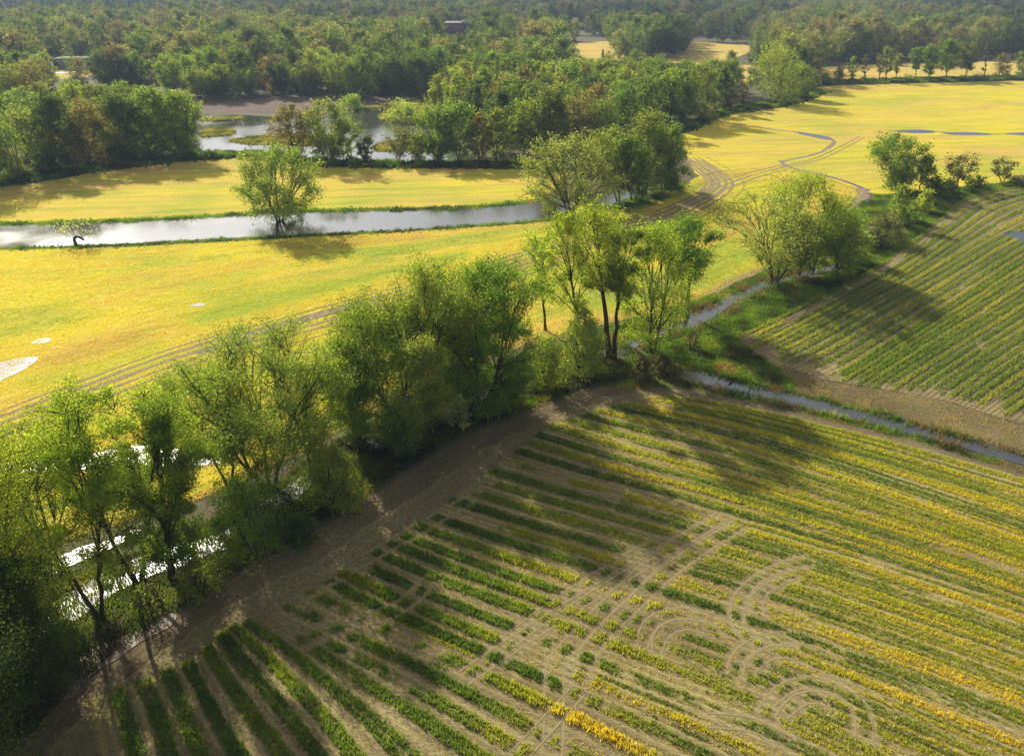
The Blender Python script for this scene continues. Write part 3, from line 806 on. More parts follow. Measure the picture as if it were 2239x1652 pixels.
xy = np.vstack([along([(-260, 503), (0, 491), (170, 487), (400, 477), (550, 467), (700, 461), (1000, 455), (1130, 444), (1200, 438)], 1.6, 16), along([(-260, 553), (0, 545), (250, 537), (600, 519), (900, 504), (1190, 483), (1300, 465), (1420, 432), (1500, 400)], 1.1, 9),
                along([(1330, 460), (1420, 435), (1490, 405)], 3, 30)])
rough("canal_bank_grass", xy, .5, 8, .16, "dark grass fringe on both banks of the canal", -.02)
xy = np.vstack([along([(-100, 412), (60, 390), (250, 364), (430, 344), (470, 342)], 4.5, 40), along([(470, 342), (560, 341), (700, 357), (850, 362), (1120, 364), (1230, 372)], 3.2, 45),
                along([(1480, 290), (1590, 246), (1700, 232), (1775, 208), (1790, 186), (2238, 174), (2600, 165)], 3.0, 25), along([(1590, 244), (1700, 226), (1780, 200)], 5, 40)])
xy = np.vstack([xy, along([(1790, 183), (1960, 177), (2238, 171), (2500, 164)], 4, 60)])
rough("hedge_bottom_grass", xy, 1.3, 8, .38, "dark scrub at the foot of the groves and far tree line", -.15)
ISL = [[(436, 264), (480, 258), (528, 257), (524, 263), (470, 267)], [(434, 292), (470, 283), (510, 284), (512, 293), (480, 299), (440, 300)], [(500, 309), (560, 298), (640, 293), (740, 300), (760, 314), (700, 319), (600, 317), (540, 316)],
       [(820, 316), (860, 308), (905, 300), (960, 300), (1000, 330), (900, 332), (822, 330)], [(830, 250), (880, 232), (950, 226), (960, 262), (900, 268), (838, 266)], [(640, 252), (690, 246), (700, 254), (660, 258)], [(740, 245), (860, 226), (960, 205), (950, 215), (860, 233)]]
xy = np.vstack([patch(p, 3.5) for p in ISL])
rough("reeds", xy, .7, 7, .26, "reed beds and grassy islets in the pond", .12, stops=[(0, (.05, .06, .02)), (.35, (.09, .11, .03)), (.7, (.19, .19, .05)), (1, (.24, .2, .08))])

# ------------------------------------------------------------------ trees
def env(style, s):
    if style == 'vase':   return (.30 + .70 * np.clip(s / .6, 0, 1) ** .8) * np.sqrt(np.clip(1 - np.clip((s - .55) / .45, 0, 1) ** 2.2, .06, 1))
    if style == 'tall':   return (.55 + .45 * np.sin(np.clip(s, 0, 1) * np.pi)) * np.sqrt(np.clip(1 - np.clip((s - .6) / .4, 0, 1) ** 2, .08, 1))
    if style == 'cone':   return np.clip(1.02 - s, .05, 1)
    if style == 'bush':   return np.sqrt(np.clip(1 - (np.clip(s, 0, 1) * .97) ** 2, .05, 1)) * (.75 + .25 * np.clip(s / .3, 0, 1))
    return np.sqrt(np.clip(1 - (2 * np.clip(s, 0, 1) * .94 - .88) ** 2, .08, 1))

def bez(a, b, c, n):
    t = np.linspace(0, 1, n)[:, None]
    return a * (1 - t) ** 2 + 2 * b * t * (1 - t) + c * t * t

def tree_geo(seed, H, W, style, nl, ls, lean=0., stems=1, cb=.25, nlobe=22, lobe_r=.2, twigs=12, tr=None, fork=.35, gap=0., droop=0., flat=.8, leany=0.):
    r = np.random.default_rng(seed)
    T, Lf = Bag(), []
    tr = (tr * .72) if tr else H * .013 + .05
    # stems
    st = []
    for k in range(stems):
        a = 2 * np.pi * (k + r.uniform(-.3, .3)) / stems + .6
        sprd = 0 if stems == 1 else r.uniform(.18, .36) * W
        b0 = np.array([np.cos(a), np.sin(a), 0]) * (0 if stems == 1 else tr * r.uniform(.6, 1.6))
        top = np.array([lean * .9 + np.cos(a) * sprd, leany + np.sin(a) * sprd, H * r.uniform(.74, .9)])
        ctl = b0 * 1.5 + np.array([lean * .25 + r.normal(0, W * .04) + np.cos(a) * sprd * .45, leany * .25 + r.normal(0, W * .04) + np.sin(a) * sprd * .45, H * .45])
        p = bez(b0 - [0, 0, .2], ctl, top, 11)
        p[2:-1, :2] += r.normal(0, W * .010, (8, 2))
        rad = tr / stems ** .5 * np.linspace(1, 0, 11) ** .8 * .93 + .03
        rad[0] *= 1.35
        T.tube(p, rad, 7)
        st.append((p, rad))
    # lobes
    lob = []
    for k in range(nlobe):
        s = ((k + r.uniform(0, 1)) / nlobe)
        if style == 'cone': s = s ** 1.3
        a = k * 2.39996 + r.uniform(-.5, .5)
        e = env(style, s) * W * .56
        rr = W * lobe_r * r.uniform(.65, 1.3) * (1 if style != 'cone' else (1.15 - s))
        q = np.sqrt(r.uniform(.15, 1)) * max(e - rr * .55, 0)
        zz = H * (cb + (1 - cb) * s)
        zz = min(zz, H - rr * flat * .55)
        zz = max(zz, rr * .45)
        c = np.array([np.cos(a) * q + lean * (zz / H), np.sin(a) * q + leany * zz / H, zz])
        if r.uniform() < gap: continue
        lob.append((c, rr))
    sub = []
    for c, rr in lob:
        dists = [np.hypot(*(p[7, :2] - c[:2])) + r.uniform(0, W * .05) for p, _ in st]
        p, rad = st[int(np.argmin(dists))]
        f_ = np.clip(r.uniform(fork - .12, fork + .28), .05, .9)
        zt = c[2] * f_ if style != 'cone' else c[2] * .98
        i = int(np.clip(np.searchsorted(p[:, 2], zt), 1, 9))
        a0 = p[i]
        hd = np.hypot(*(c - a0)[:2])
        ctl = a0 * .45 + c * .55 + np.array([0, 0, .18 * hd - droop * hd * .3]) + r.normal(0, W * .02, 3)
        ctl[2] = max(ctl[2], .2)
        br = bez(a0, ctl, c, 7)
        r0 = min(rad[i] * .5, .0065 * H + .02) * np.clip(rr / (W * lobe_r), .6, 1.2)
        T.tube(br, np.linspace(r0, .025, 7), 5)
        for k in range(twigs):
            d = r.normal(0, 1, 3); d[2] = d[2] * .8 + .25 - droop * .6
            d /= np.linalg.norm(d)
            e_ = c + d * rr * np.array([1, 1, flat]) * r.uniform(.65, 1.1)
            e_[2] = np.clip(e_[2], .15, H * 1.03)
            s0 = br[int(r.integers(3, 7))]
            tw = bez(s0, (s0 + e_) / 2 + r.normal(0, rr * .12, 3), e_, 4)
            T.tube(tw, np.array([.04, .03, .02, .008]) * np.clip(H / 16, .5, 1.2), 3)
            sub.append((tw, rr))
    ns = len(sub)
    per = r.dirichlet(np.ones(ns) * 2.2) * nl
    per = per.astype(int) + 1
    idx = np.repeat(np.arange(ns), per)
    tws = np.stack([t for t, _ in sub]); rrs = np.array([q for _, q in sub])
    n = len(idx)
    t = r.uniform(.15, 1.1, n) ** .8 * 3
    i0 = np.clip(t.astype(int), 0, 2); fr = (t - i0)[:, None]
    pos = tws[idx, i0] * (1 - fr) + tws[idx, i0 + 1] * fr
    pos += r.normal(0, 1, (n, 3)) * (rrs[idx] * .17)[:, None]
    pos[:, 2] = np.maximum(pos[:, 2], .08)
    nrm = r.normal(0, 1, (n, 3)); nrm[:, 2] = np.abs(nrm[:, 2]) + .35
    nrm /= np.linalg.norm(nrm, axis=1)[:, None]
    u = np.cross(nrm, r.normal(0, 1, (n, 3))); u /= np.linalg.norm(u, axis=1)[:, None] + 1e-9
    w_ = np.cross(nrm, u)
    sz = (ls * r.uniform(.55, 1.3, n) * .5)[:, None]
    V = np.stack([pos - u * sz, pos - w_ * sz * .62, pos + u * sz, pos + w_ * sz * .62], 1).reshape(-1, 3)
    F = np.arange(4 * n).reshape(-1, 4)
    return T.build("trunk", [M_BARK], smooth_sh=True), mesh("crown", V, F, [M_LEAF])

COL = dict(spring=(.290, .375, .048), green=(.165, .255, .040), deep=(.105, .155, .038), olive=(.235, .300, .062), willow=(.300, .350, .095), brown=(.250, .210, .075), pale=(.38, .41, .22), grey=(.170, .175, .085))

def place_tree(name, me, loc, label, cat, col, group=None, rz=0, sc=None, parts=("trunk", "crown")):
    e = link(name, None, label=label, cat=cat, group=group, loc=loc, rz=rz, sc=sc)
    e.empty_display_size = 1
    for p, m in zip(parts, me):
        o = link(p, m, parent=e)
        o.color = (*col, 1)
    return e

def vary(c, r, a=.16):
    c = np.array(c) * (1 + r.uniform(-a, a))
    c[0] *= 1 + r.uniform(-a, a) * .8
    return tuple(c)

# (base, top, crown width in sketch px, style, colour, options, label)
TREES = [
 ((20, 1440), (-20, 945), 310, 'round', 'spring', dict(stems=2, cb=.10, nlobe=36, gap=.05), "leafy yellow-green tree at the edge of the picture above the silver pool"),
 ((-90, 1560), (-190, 1090), 330, 'round', 'spring', dict(cb=.02, nlobe=34, dens=.7), "dense green tree overhanging the dark corner beside the wet mud"),
 ((60, 1500), (10, 1230), 230, 'bush', 'deep', dict(stems=3, cb=0, nlobe=22, lobe_r=.24), "low dark tree in deep shade beside the wet mud"),
 ((-160, 1830), (-280, 1330), 420, 'round', 'deep', dict(cb=.05, nlobe=34), "shadowed tree at the bottom corner of the picture"),
 ((217, 1345), (100, 955), 270, 'round', 'spring', dict(stems=2, cb=.36, nlobe=28, lobe_r=.15, fork=.55, gap=.1, twigs=13, tr=.32, dens=.85), "slender forked tree leaning over the silver pool"),
 ((302, 1268), (225, 842), 290, 'round', 'spring', dict(stems=2, cb=.46, nlobe=32, lobe_r=.15, fork=.5, gap=.06, twigs=13, tr=.40, dens=1.05), "tall bare-stemmed tree with a feathery yellow crown before the field pool"),
 ((115, 1228), (95, 915), 210, 'round', 'spring', dict(stems=3, cb=.45, nlobe=22, lobe_r=.15, gap=.12, tr=.24, dens=.55), "feathery thin-stemmed tree on the muddy bank behind the silver pool"),
 ((374, 1262), (345, 880), 175, 'tall', 'green', dict(stems=1, cb=.14, nlobe=26, lobe_r=.22), "narrow dark green tree between the bare-stemmed trees and the round bush"),
 ((590, 1065), (580, 728), 360, 'vase', 'olive', dict(dens=.75, stems=5, cb=.20, nlobe=56, lobe_r=.14, fork=.36, gap=.05, twigs=14, tr=.55), "wide vase-shaped tree with five fanning stems and thin olive leaves"),
 ((500, 1060), (425, 800), 230, 'vase', 'olive', dict(stems=2, cb=.26, nlobe=28, fork=.4, gap=.12, tr=.3), "leaning thin-leaved stems beside the fanning vase-shaped tree"),
 ((680, 1030), (715, 790), 150, 'vase', 'spring', dict(stems=3, cb=.2, nlobe=20, gap=.15, tr=.24), "thin yellowish tree filling the gap before the big dark clump"),
 ((868, 935), (800, 660), 310, 'round', 'green', dict(dens=1.5, stems=2, cb=.06, nlobe=40, lobe_r=.17), "broad dark green tree at the near end of the big clump"),
 ((940, 912), (930, 578), 270, 'round', 'olive', dict(dens=1.5, stems=3, cb=.12, nlobe=38, lobe_r=.16, gap=.04), "feathery tall tree in the middle of the big clump"),
 ((1052, 892), (1095, 570), 245, 'round', 'green', dict(dens=1.5, stems=2, cb=.03, nlobe=42, lobe_r=.17), "tallest solid green tree at the far end of the big clump"),
 ((1000, 860), (1020, 590), 190, 'round', 'spring', dict(dens=1.5, stems=2, cb=.2, nlobe=30), "light green tree rising behind the big clump"),
 ((780, 955), (745, 745), 130, 'round', 'green', dict(cb=.08, nlobe=24), "smaller green tree tucked under the near end of the big clump"),
 ((1192, 722), (1180, 508), 112, 'vase', 'spring', dict(dens=.7, stems=1, cb=.36, nlobe=18, fork=.5, gap=.1, twigs=10, tr=.3), "small crooked thin-leaved tree next to the big clump"),
 ((1262, 800), (1222, 462), 122, 'tall', 'spring', dict(dens=.7, stems=1, cb=.38, nlobe=20, fork=.6, gap=.1, twigs=11, tr=.42), "tall slim tree with a long bare trunk behind the vine-hung bush"),
 ((1332, 780), (1283, 438), 150, 'vase', 'spring', dict(dens=.7, stems=1, cb=.48, nlobe=24, fork=.62, gap=.08, twigs=12, tr=.62), "tallest dark-trunked tree standing at the water bend"),
 ((1342, 782), (1375, 495), 115, 'vase', 'olive', dict(stems=1, cb=.52, nlobe=14, fork=.6, gap=.1, twigs=11, tr=.5), "dark forked trunk with thin leaves beside the tallest dark-trunked tree"),
 ((1425, 770), (1440, 488), 160, 'tall', 'spring', dict(stems=2, cb=.10, nlobe=34, lobe_r=.18, twigs=11, tr=.34), "leafy tree hanging down to the water at the stream bend"),
 ((1500, 692), (1488, 480), 148, 'vase', 'green', dict(stems=1, cb=.46, nlobe=22, fork=.58, gap=.05, tr=.5), "leaning tree with a thick dark bare trunk at the stream edge"),
 ((1690, 616), (1672, 424), 240, 'vase', 'willow', dict(dens=.7, stems=4, cb=.22, nlobe=38, lobe_r=.13, fork=.35, twigs=12, gap=.05, tr=.55), "sparse yellowish vase-shaped tree standing alone by the stream"),
 ((1775, 590), (1748, 386), 205, 'round', 'spring', dict(stems=3, cb=.26, nlobe=32, lobe_r=.16), "bright green round-topped tree behind the sparse yellowish one"),
 ((1832, 585), (1810, 440), 110, 'round', 'spring', dict(stems=2, cb=.12, nlobe=24), "shorter green tree leaning against the bright round-topped one"),
 ((1745, 600), (1745, 480), 130, 'vase', 'olive', dict(stems=3, cb=.15, nlobe=22, gap=.1, tr=.25), "dull olive tree between the yellowish tree and the stream shrubs"),
 ((1962, 414), (1955, 298), 130, 'vase', 'green', dict(stems=3, cb=.12, nlobe=34, lobe_r=.17, tr=.5), "bushy dark-stemmed tree at the corner of the far yellow field"),
 ((2010, 418), (2018, 350), 60, 'round', 'green', dict(cb=.3, nlobe=12, fork=.5), "side tree bending out from the bushy corner tree"),
 ((2092, 412), (2098, 338), 85, 'vase', 'grey', dict(stems=3, cb=.3, nlobe=16, gap=.15, twigs=10, tr=.25), "ragged greyish tree with two bent limbs on the far hedge"),
 ((2190, 400), (2190, 346), 56, 'vase', 'grey', dict(stems=2, cb=.25, nlobe=12, gap=.1, tr=.18), "small greyish round tree alone on the far hedge"),
 ((612, 484), (605, 318), 205, 'round', 'olive', dict(stems=5, cb=.10, nlobe=56, lobe_r=.12, fork=.22, twigs=12, tr=.55, droop=.15, dens=1.1), "lone fan-shaped tree standing in the canal water"),
 ((1248, 466), (1240, 302), 215, 'round', 'willow', dict(stems=4, cb=.06, nlobe=56, lobe_r=.13, fork=.2, twigs=12, droop=.3, tr=.65, dens=1.5), "broad pale willow at the end of the canal"),
 ((1352, 440), (1325, 282), 120, 'vase', 'olive', dict(stems=3, cb=.2, nlobe=28, tr=.35), "olive multi-stemmed tree right behind the broad willow"),
 ((1412, 424), (1412, 248), 110, 'round', 'olive', dict(stems=2, cb=.15, nlobe=30), "tall olive tree in the clump beside the muddy track bend"),
 ((1450, 414), (1450, 272), 120, 'round', 'green', dict(stems=3, cb=.04, nlobe=34), "solid green tree at the outer edge of the clump by the track bend"),
 ((1385, 440), (1380, 300), 90, 'round', 'green', dict(stems=2, cb=.12, nlobe=24), "dark slim tree in the middle of the clump by the track bend"),
 # left grove, front rank
 ((45, 388), (42, 240), 135, 'round', 'olive', dict(stems=3, cb=.05, nlobe=36, droop=.2), "olive weeping tree at the near end of the left grove"),
 ((120, 374), (115, 205), 105, 'round', 'deep', dict(cb=.03, nlobe=34), "very dark green tree behind the olive weeping one"),
 ((195, 362), (190, 224), 115, 'round', 'brown', dict(stems=3, cb=.05, nlobe=34), "brownish budding tree amid the dark grove"),
 ((268, 354), (262, 205), 105, 'round', 'deep', dict(cb=.02, nlobe=34), "dark tree next to the brownish budding one"),
 ((335, 348), (330, 195), 120, 'round', 'green', dict(stems=2, cb=.03, nlobe=38), "large dark green tree with a lit yellow top in the grove"),
 ((398, 345), (392, 205), 100, 'round', 'green', dict(stems=2, cb=.02, nlobe=32), "end tree of the grove, beside the bright pond"),
 ((-50, 410), (-60, 235), 150, 'round', 'green', dict(cb=.04, nlobe=34), "tree cut by the picture edge at the start of the grove"),
 # pond side
 ((652, 350), (632, 232), 112, 'vase', 'brown', dict(stems=3, cb=.15, nlobe=34, lobe_r=.14, gap=.05, twigs=12, tr=.3), "brownish half-bare tree at the pond edge"),
 ((720, 356), (712, 220), 118, 'vase', 'olive', dict(stems=4, cb=.12, nlobe=40, lobe_r=.15, tr=.35), "green spreading tree beside the half-bare one at the pond"),
 ((752, 354), (760, 265), 70, 'round', 'olive', dict(stems=2, cb=.08, nlobe=20), "smaller tree leaning out from the spreading pond tree"),
 ((798, 356), (800, 300), 44, 'round', 'deep', dict(stems=3, cb=.1, nlobe=14), "little dark tree standing between two bright stretches of pond"),
 ((872, 356), (868, 282), 70, 'vase', 'grey', dict(stems=4, cb=.25, nlobe=18, gap=.1, tr=.22), "low twisted greyish tree at the pond outlet"),
 ((915, 356), (910, 290), 70, 'vase', 'olive', dict(stems=3, cb=.2, nlobe=18, tr=.22), "low twisted olive tree next to the greyish twisted one"),
 ((958, 356), (952, 238), 95, 'vase', 'green', dict(stems=3, cb=.1, nlobe=32, tr=.3), "tall green tree at the start of the dense pond row"),
 ((1005, 354), (1000, 226), 90, 'round', 'green', dict(stems=2, cb=.15, nlobe=30), "round-crowned green tree in the middle of the pond row"),
 ((1050, 356), (1045, 250), 60, 'tall', 'brown', dict(stems=2, cb=.15, nlobe=22), "slim brownish tree in the pond row"),
 ((1085, 354), (1082, 238), 62, 'tall', 'olive', dict(stems=2, cb=.12, nlobe=24), "slim olive tree closing the pond row"),
 ((1150, 346), (1140, 218), 90, 'round', 'spring', dict(stems=2, cb=.15, nlobe=30), "bright yellow-green tree in front of the central wood"),
 ((1200, 350), (1205, 196), 100, 'round', 'deep', dict(cb=.04, nlobe=36), "dark rounded tree in front of the central wood"),
 ((1262, 338), (1262, 212), 95, 'round', 'brown', dict(stems=2, cb=.05, nlobe=32), "brownish rounded tree in front of the central wood"),
 ((1318, 335), (1318, 215), 85, 'round', 'olive', dict(stems=2, cb=.05, nlobe=30), "olive rounded tree in front of the central wood"),
 ((1490, 268), (1478, 150), 80, 'round', 'green', dict(stems=2, cb=.12, nlobe=28), "dark-trunked tree beside the pool in the wood"),
 ((1535, 262), (1530, 135), 90, 'round', 'olive', dict(stems=3, cb=.05, nlobe=32), "olive tree at the corner of the central wood by the far field"),
 ((1585, 245), (1580, 150), 40, 'tall', 'deep', dict(cb=.1, nlobe=18), "narrow dark tree at the tip of the central wood"),
 ((1622, 238), (1620, 170), 34, 'tall', 'grey', dict(cb=.2, nlobe=14, gap=.1), "thin greyish tree in the gap before the big bright tree"),
 ((1702, 226), (1696, 102), 112, 'round', 'spring', dict(stems=3, cb=.02, nlobe=44), "big bright green double-topped tree on the far field edge"),
 ((1748, 216), (1745, 140), 70, 'round', 'green', dict(stems=2, cb=.02, nlobe=28), "lower dark green tree leaning on the big bright one"),
 # row above the ploughed field
 ((438, 217), (425, 148), 72, 'vase', 'olive', dict(stems=2, cb=.25, nlobe=24), "olive vase-shaped tree starting the row above the ploughed field"),
 ((484, 217), (476, 142), 74, 'vase', 'olive', dict(stems=4, cb=.25, nlobe=26, fork=.25), "fan-stemmed olive tree in the row above the ploughed field"),
 ((541, 213), (536, 150), 62, 'vase', 'olive', dict(stems=3, cb=.18, nlobe=22), "smaller round olive tree before the gap in the row above the ploughed field"),
 ((618, 211), (612, 140), 62, 'vase', 'deep', dict(stems=2, cb=.25, nlobe=22), "dark forked tree just past the gap above the ploughed field"),
 ((668, 208), (665, 136), 70, 'vase', 'olive', dict(stems=3, cb=.2, nlobe=24), "wide olive tree above the middle of the ploughed field"),
 ((738, 213), (735, 120), 76, 'vase', 'olive', dict(stems=2, cb=.2, nlobe=28), "tall olive tree above the far end of the ploughed field"),
 ((786, 215), (790, 118), 74, 'round', 'green', dict(stems=2, cb=.12, nlobe=28), "tall green tree leaning over the pond point"),
 ((850, 208), (850, 124), 90, 'round', 'deep', dict(stems=2, cb=.03, nlobe=32), "very dark tree in the shaded mass at the pond's wooded end"),
 ((910, 206), (905, 118), 80, 'round', 'deep', dict(cb=.03, nlobe=32), "dark tree with a brown top at the pond's wooded end"),
 # thin line at the far field
 ((1782, 186), (1784, 128), 22, 'tall', 'grey', dict(cb=.05, nlobe=14), "ivy-clad pole-like tree at the end of the thin tree line"),
 ((1862, 180), (1862, 126), 24, 'tall', 'olive', dict(cb=.2, nlobe=14), "small slim olive tree in the thin line"),
 ((1888, 179), (1890, 120), 18, 'tall', 'grey', dict(cb=.05, nlobe=12), "bare ivy-wrapped trunk in the thin line"),
 ((1922, 178), (1918, 118), 18, 'tall', 'grey', dict(cb=.3, nlobe=10), "thin grey stem beside the paired airy trees"),
 ((1936, 178), (1936, 102), 34, 'tall', 'olive', dict(cb=.28, nlobe=16), "airy taller tree of the pair in the thin line"),
 ((1956, 177), (1962, 118), 26, 'tall', 'olive', dict(cb=.35, nlobe=12), "airy shorter tree of the pair in the thin line"),
 ((2000, 176), (2002, 104), 32, 'vase', 'green', dict(cb=.35, nlobe=14, fork=.5), "bare-legged tree just before the round shade trees"),
 ((2030, 175), (2030, 98), 42, 'round', 'green', dict(cb=.2, nlobe=18), "dense upright tree next to the domed shade tree"),
 ((2068, 174), (2070, 88), 58, 'round', 'green', dict(cb=.28, nlobe=26, fork=.4), "largest domed shade tree in the thin line"),
 ((2112, 173), (2112, 96), 46, 'vase', 'deep', dict(stems=2, cb=.32, nlobe=18, fork=.45), "two-trunked dark tree past the domed shade tree"),
 ((2150, 173), (2152, 100), 14, 'tall', 'grey', dict(cb=.2, nlobe=8), "thin bare stem past the two-trunked dark tree"),
 ((2192, 172), (2190, 118), 44, 'bush', 'grey', dict(stems=3, cb=.05, nlobe=20), "bushy grey-green tree near the end of the thin line"),
 ((2234, 171), (2234, 112), 40, 'round', 'olive', dict(cb=.1, nlobe=18), "olive tree cut by the picture edge in the thin line"),
 # beyond
 ((60, 246), (70, 134), 105, 'vase', 'brown', dict(stems=3, cb=.1, nlobe=34, droop=.3), "large olive-brown domed tree behind the grove"),
 ((5, 252), (5, 142), 100, 'round', 'olive', dict(stems=3, cb=.05, nlobe=30), "olive tree cut by the picture edge behind the grove"),
 ((238, 190), (228, 108), 96, 'vase', 'deep', dict(stems=3, cb=.06, nlobe=32), "dark spreading tree by the pale road"),
 ((1365, 126), (1365, 84), 44, 'round', 'green', dict(cb=.02, nlobe=18), "small round tree alone in the tan field"),
]
TID = 0
n_tree = 0
HAND_XY = []
for (b, top, wpx, style, ck, opt, lab) in TREES:
    TID += 1; opt = dict(opt)
    g, H, lean = tree_dims(b, top)
    W = wpx * px_m(b) * 1.06
    dist = float(np.hypot(g[1], CAM_H))
    area = W * H * (1 - opt.get('cb', .2) * .6)
    ls = float(np.clip(dist * .0025, .16, .56))
    dens = {'spring': 1.4, 'willow': 1.3, 'olive': 2.0, 'grey': 1.5, 'brown': 1.8, 'green': 3.0, 'deep': 3.6}[ck]
    dm_ = opt.pop('dens', 1.0)
    nl = int(np.clip(dm_ * area * dens / (ls * ls * .31) * 1.35, 800, 60000))
    o2 = dict(opt); o2.setdefault('twigs', 10 if dist > 180 else 13)
    me = tree_geo(1000 + TID, H, W, style, nl, ls, lean=lean * .8, **o2)
    rr = np.random.default_rng(TID)
    dull = float(np.clip((dist - 110) / 90, 0, 1))     # leaf colour itself greyed with distance from the camera
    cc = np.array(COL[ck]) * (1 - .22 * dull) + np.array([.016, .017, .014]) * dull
    place_tree("willow_tree" if ck == 'willow' else "tree", me, (g[0], g[1], 0), lab, "tree", vary(cc, rr, .1))
    HAND_XY.append((g[0], g[1], W * .5)); n_tree += 1

# the bent tree in the canal
g = G(168, 536)
T = Bag(); m = px_m((168, 536))
arch = smooth(np.array([[0, 0, -.2], [-.25, 0, .9], [0, 0, 1.8], [.9, 0, 2.1], [1.6, 0, 1.7], [2.2, 0, 1.2]]), 5)
arch *= .85
T.tube(arch, np.linspace(.34, .22, len(arch)), 8)
r_ = np.random.default_rng(5); tips = []
for s0, e in (((-.1, 0, 1.7), (-1.6, .2, 4.2)), ((.3, 0, 2.0), (-.3, -.4, 5.2)), ((1.5, 0, 1.8), (1.2, .5, 5.2)), ((1.6, 0, 1.7), (3.2, -.2, 4.0)), ((-.2, 0, 1.2), (-2.8, .3, 2.6)), ((1.6, 0, 1.6), (4.2, 0, 2.6))):
    s0, e = np.array(s0), np.array(e)
    p = bez(s0, (s0 + e) / 2 + [0, 0, .5], e, 6); T.tube(p, np.linspace(.07, .02, 6), 5)
    for k in range(14):
        q = p[r_.integers(2, 6)] + r_.normal(0, .75, 3); q[2] = max(q[2], .6)
        T.tube(np.stack([p[r_.integers(1, 6)], q]), [.016, .005], 3); tips.append(q)
tips = np.array(tips)
pos = tips[r_.integers(0, len(tips), 420)] + r_.normal(0, .5, (420, 3))
u = r_.normal(0, 1, (420, 3)); u /= np.linalg.norm(u, axis=1)[:, None]; q = np.cross(u, r_.normal(0, 1, (420, 3))); q /= np.linalg.norm(q, axis=1)[:, None]
V = np.stack([pos - u * .17, pos - q * .11, pos + u * .17, pos + q * .11], 1).reshape(-1, 3)
place_tree("tree", (T.build("trunk", [M_BARK], smooth_sh=True), mesh("crown", V, np.arange(1680).reshape(-1, 4), [M_LEAF])), (g[0], g[1], .05), "stunted tree with an arched black trunk at the canal edge", "tree", COL['pale'])
n_tree += 1

# shrubs
SHRUBS = [
 ((556, 1208), (545, 1040), 190, 'green', "dense round dark bush beside the path"),
 ((735, 1105), (742, 985), 150, 'olive', "loose olive bush beside the path past the round dark one"),
 ((880, 985), (880, 900), 120, 'deep', "dark bush at the foot of the big clump"),
 ((1002, 930), (1002, 872), 70, 'pale', "pale blossoming shrub in the shade of the big clump"),
 ((1110, 885), (1110, 820), 90, 'deep', "dark shrub under the far end of the big clump"),
 ((1195, 848), (1190, 742), 110, 'olive', "arching shrub over the ditch next to the big clump"),
 ((1268, 818), (1262, 692), 140, 'olive', "vine-hung bush before the tall slim trunk"),
 ((1400, 830), (1396, 775), 70, 'grey', "brownish weedy shrub on the ditch corner"),
 ((1445, 815), (1440, 775), 60, 'grey', "dull brown shrub on the grassy wedge"),
 ((1512, 762), (1512, 722), 44, 'grey', "bare twiggy shrub on the stream bank"),
 ((1825, 600), (1828, 488), 110, 'olive', "feathery willow shrub at the stream end"),
 ((1870, 572), (1865, 505), 70, 'olive', "second feathery shrub half hidden by the willow shrub"),
 ((1925, 530), (1918, 470), 95, 'grey', "grey-green rounded shrub on the bank"),
 ((1955, 492), (1950, 405), 62, 'olive', "tall rounded shrub below the bushy corner tree"),
 ((1985, 485), (1985, 440), 56, 'spring', "bright yellow-green ball-shaped shrub on the bank"),
 ((2015, 462), (2012, 415), 46, 'spring', "bright yellow-green shrub right behind the ball-shaped one"),
 ((1885, 540), (1880, 500), 80, 'grey', "low grey willow shrub by the field corner"),
 ((2040, 425), (2040, 388), 60, 'deep', "dark hedge shrub beside the bushy corner tree"),
 ((2070, 420), (2068, 392), 50, 'deep', "dark shrub under the ragged greyish tree"),
 ((2130, 410), (2130, 385), 60, 'deep', "dark low shrub between the two greyish trees"),
 ((2225, 402), (2225, 385), 60, 'grey', "low shrub beyond the small greyish round tree"),
 ((462, 348), (460, 330), 36, 'deep', "little dark shrub at the pond corner"),
 ((548, 346), (548, 332), 40, 'olive', "little olive shrub behind the lone canal tree"),
 ((770, 240), (765, 207), 58, 'spring', "light green shrub on the point above the pond"),
 ((885, 266), (880, 222), 100, 'willow', "rounded willow shrub on the pond islet"),
 ((935, 262), (930, 232), 50, 'willow', "small willow shrub beside the rounded one on the islet"),
 ((960, 255), (955, 165), 60, 'olive', "tall shrub at the wooded side of the pond"),
 ((1596, 150), (1596, 112), 34, 'deep', "dark round shrub at the edge of the tan field"),
 ((1642, 190), (1642, 150), 34, 'deep', "dark shrub in the gap beside the big bright tree"),
 ((1800, 185), (1800, 160), 40, 'olive', "low shrub at the end of the thin tree line"),
 ((1830, 184), (1832, 148), 34, 'grey', "grey scrub bush in the thin tree line"),
 ((1985, 178), (1985, 162), 40, 'olive', "low scrub between the airy trees and the bare-legged tree"),
 ((2140, 175), (2140, 160), 50, 'deep', "low dark scrub under the thin bare stem"),
 ((660, 1180), (655, 1120), 90, 'deep', "shaded bush between the round dark bush and the olive one"),
 ((150, 1420), (150, 1370), 110, 'deep', "weedy shrub on the shaded ditch bank"),
 ((330, 1335), (330, 1280), 100, 'olive', "weedy olive shrub under the bare-stemmed trees"),
 ((440, 1290), (440, 1230), 110, 'olive', "loose weedy shrub at the foot of the narrow dark tree"),
]
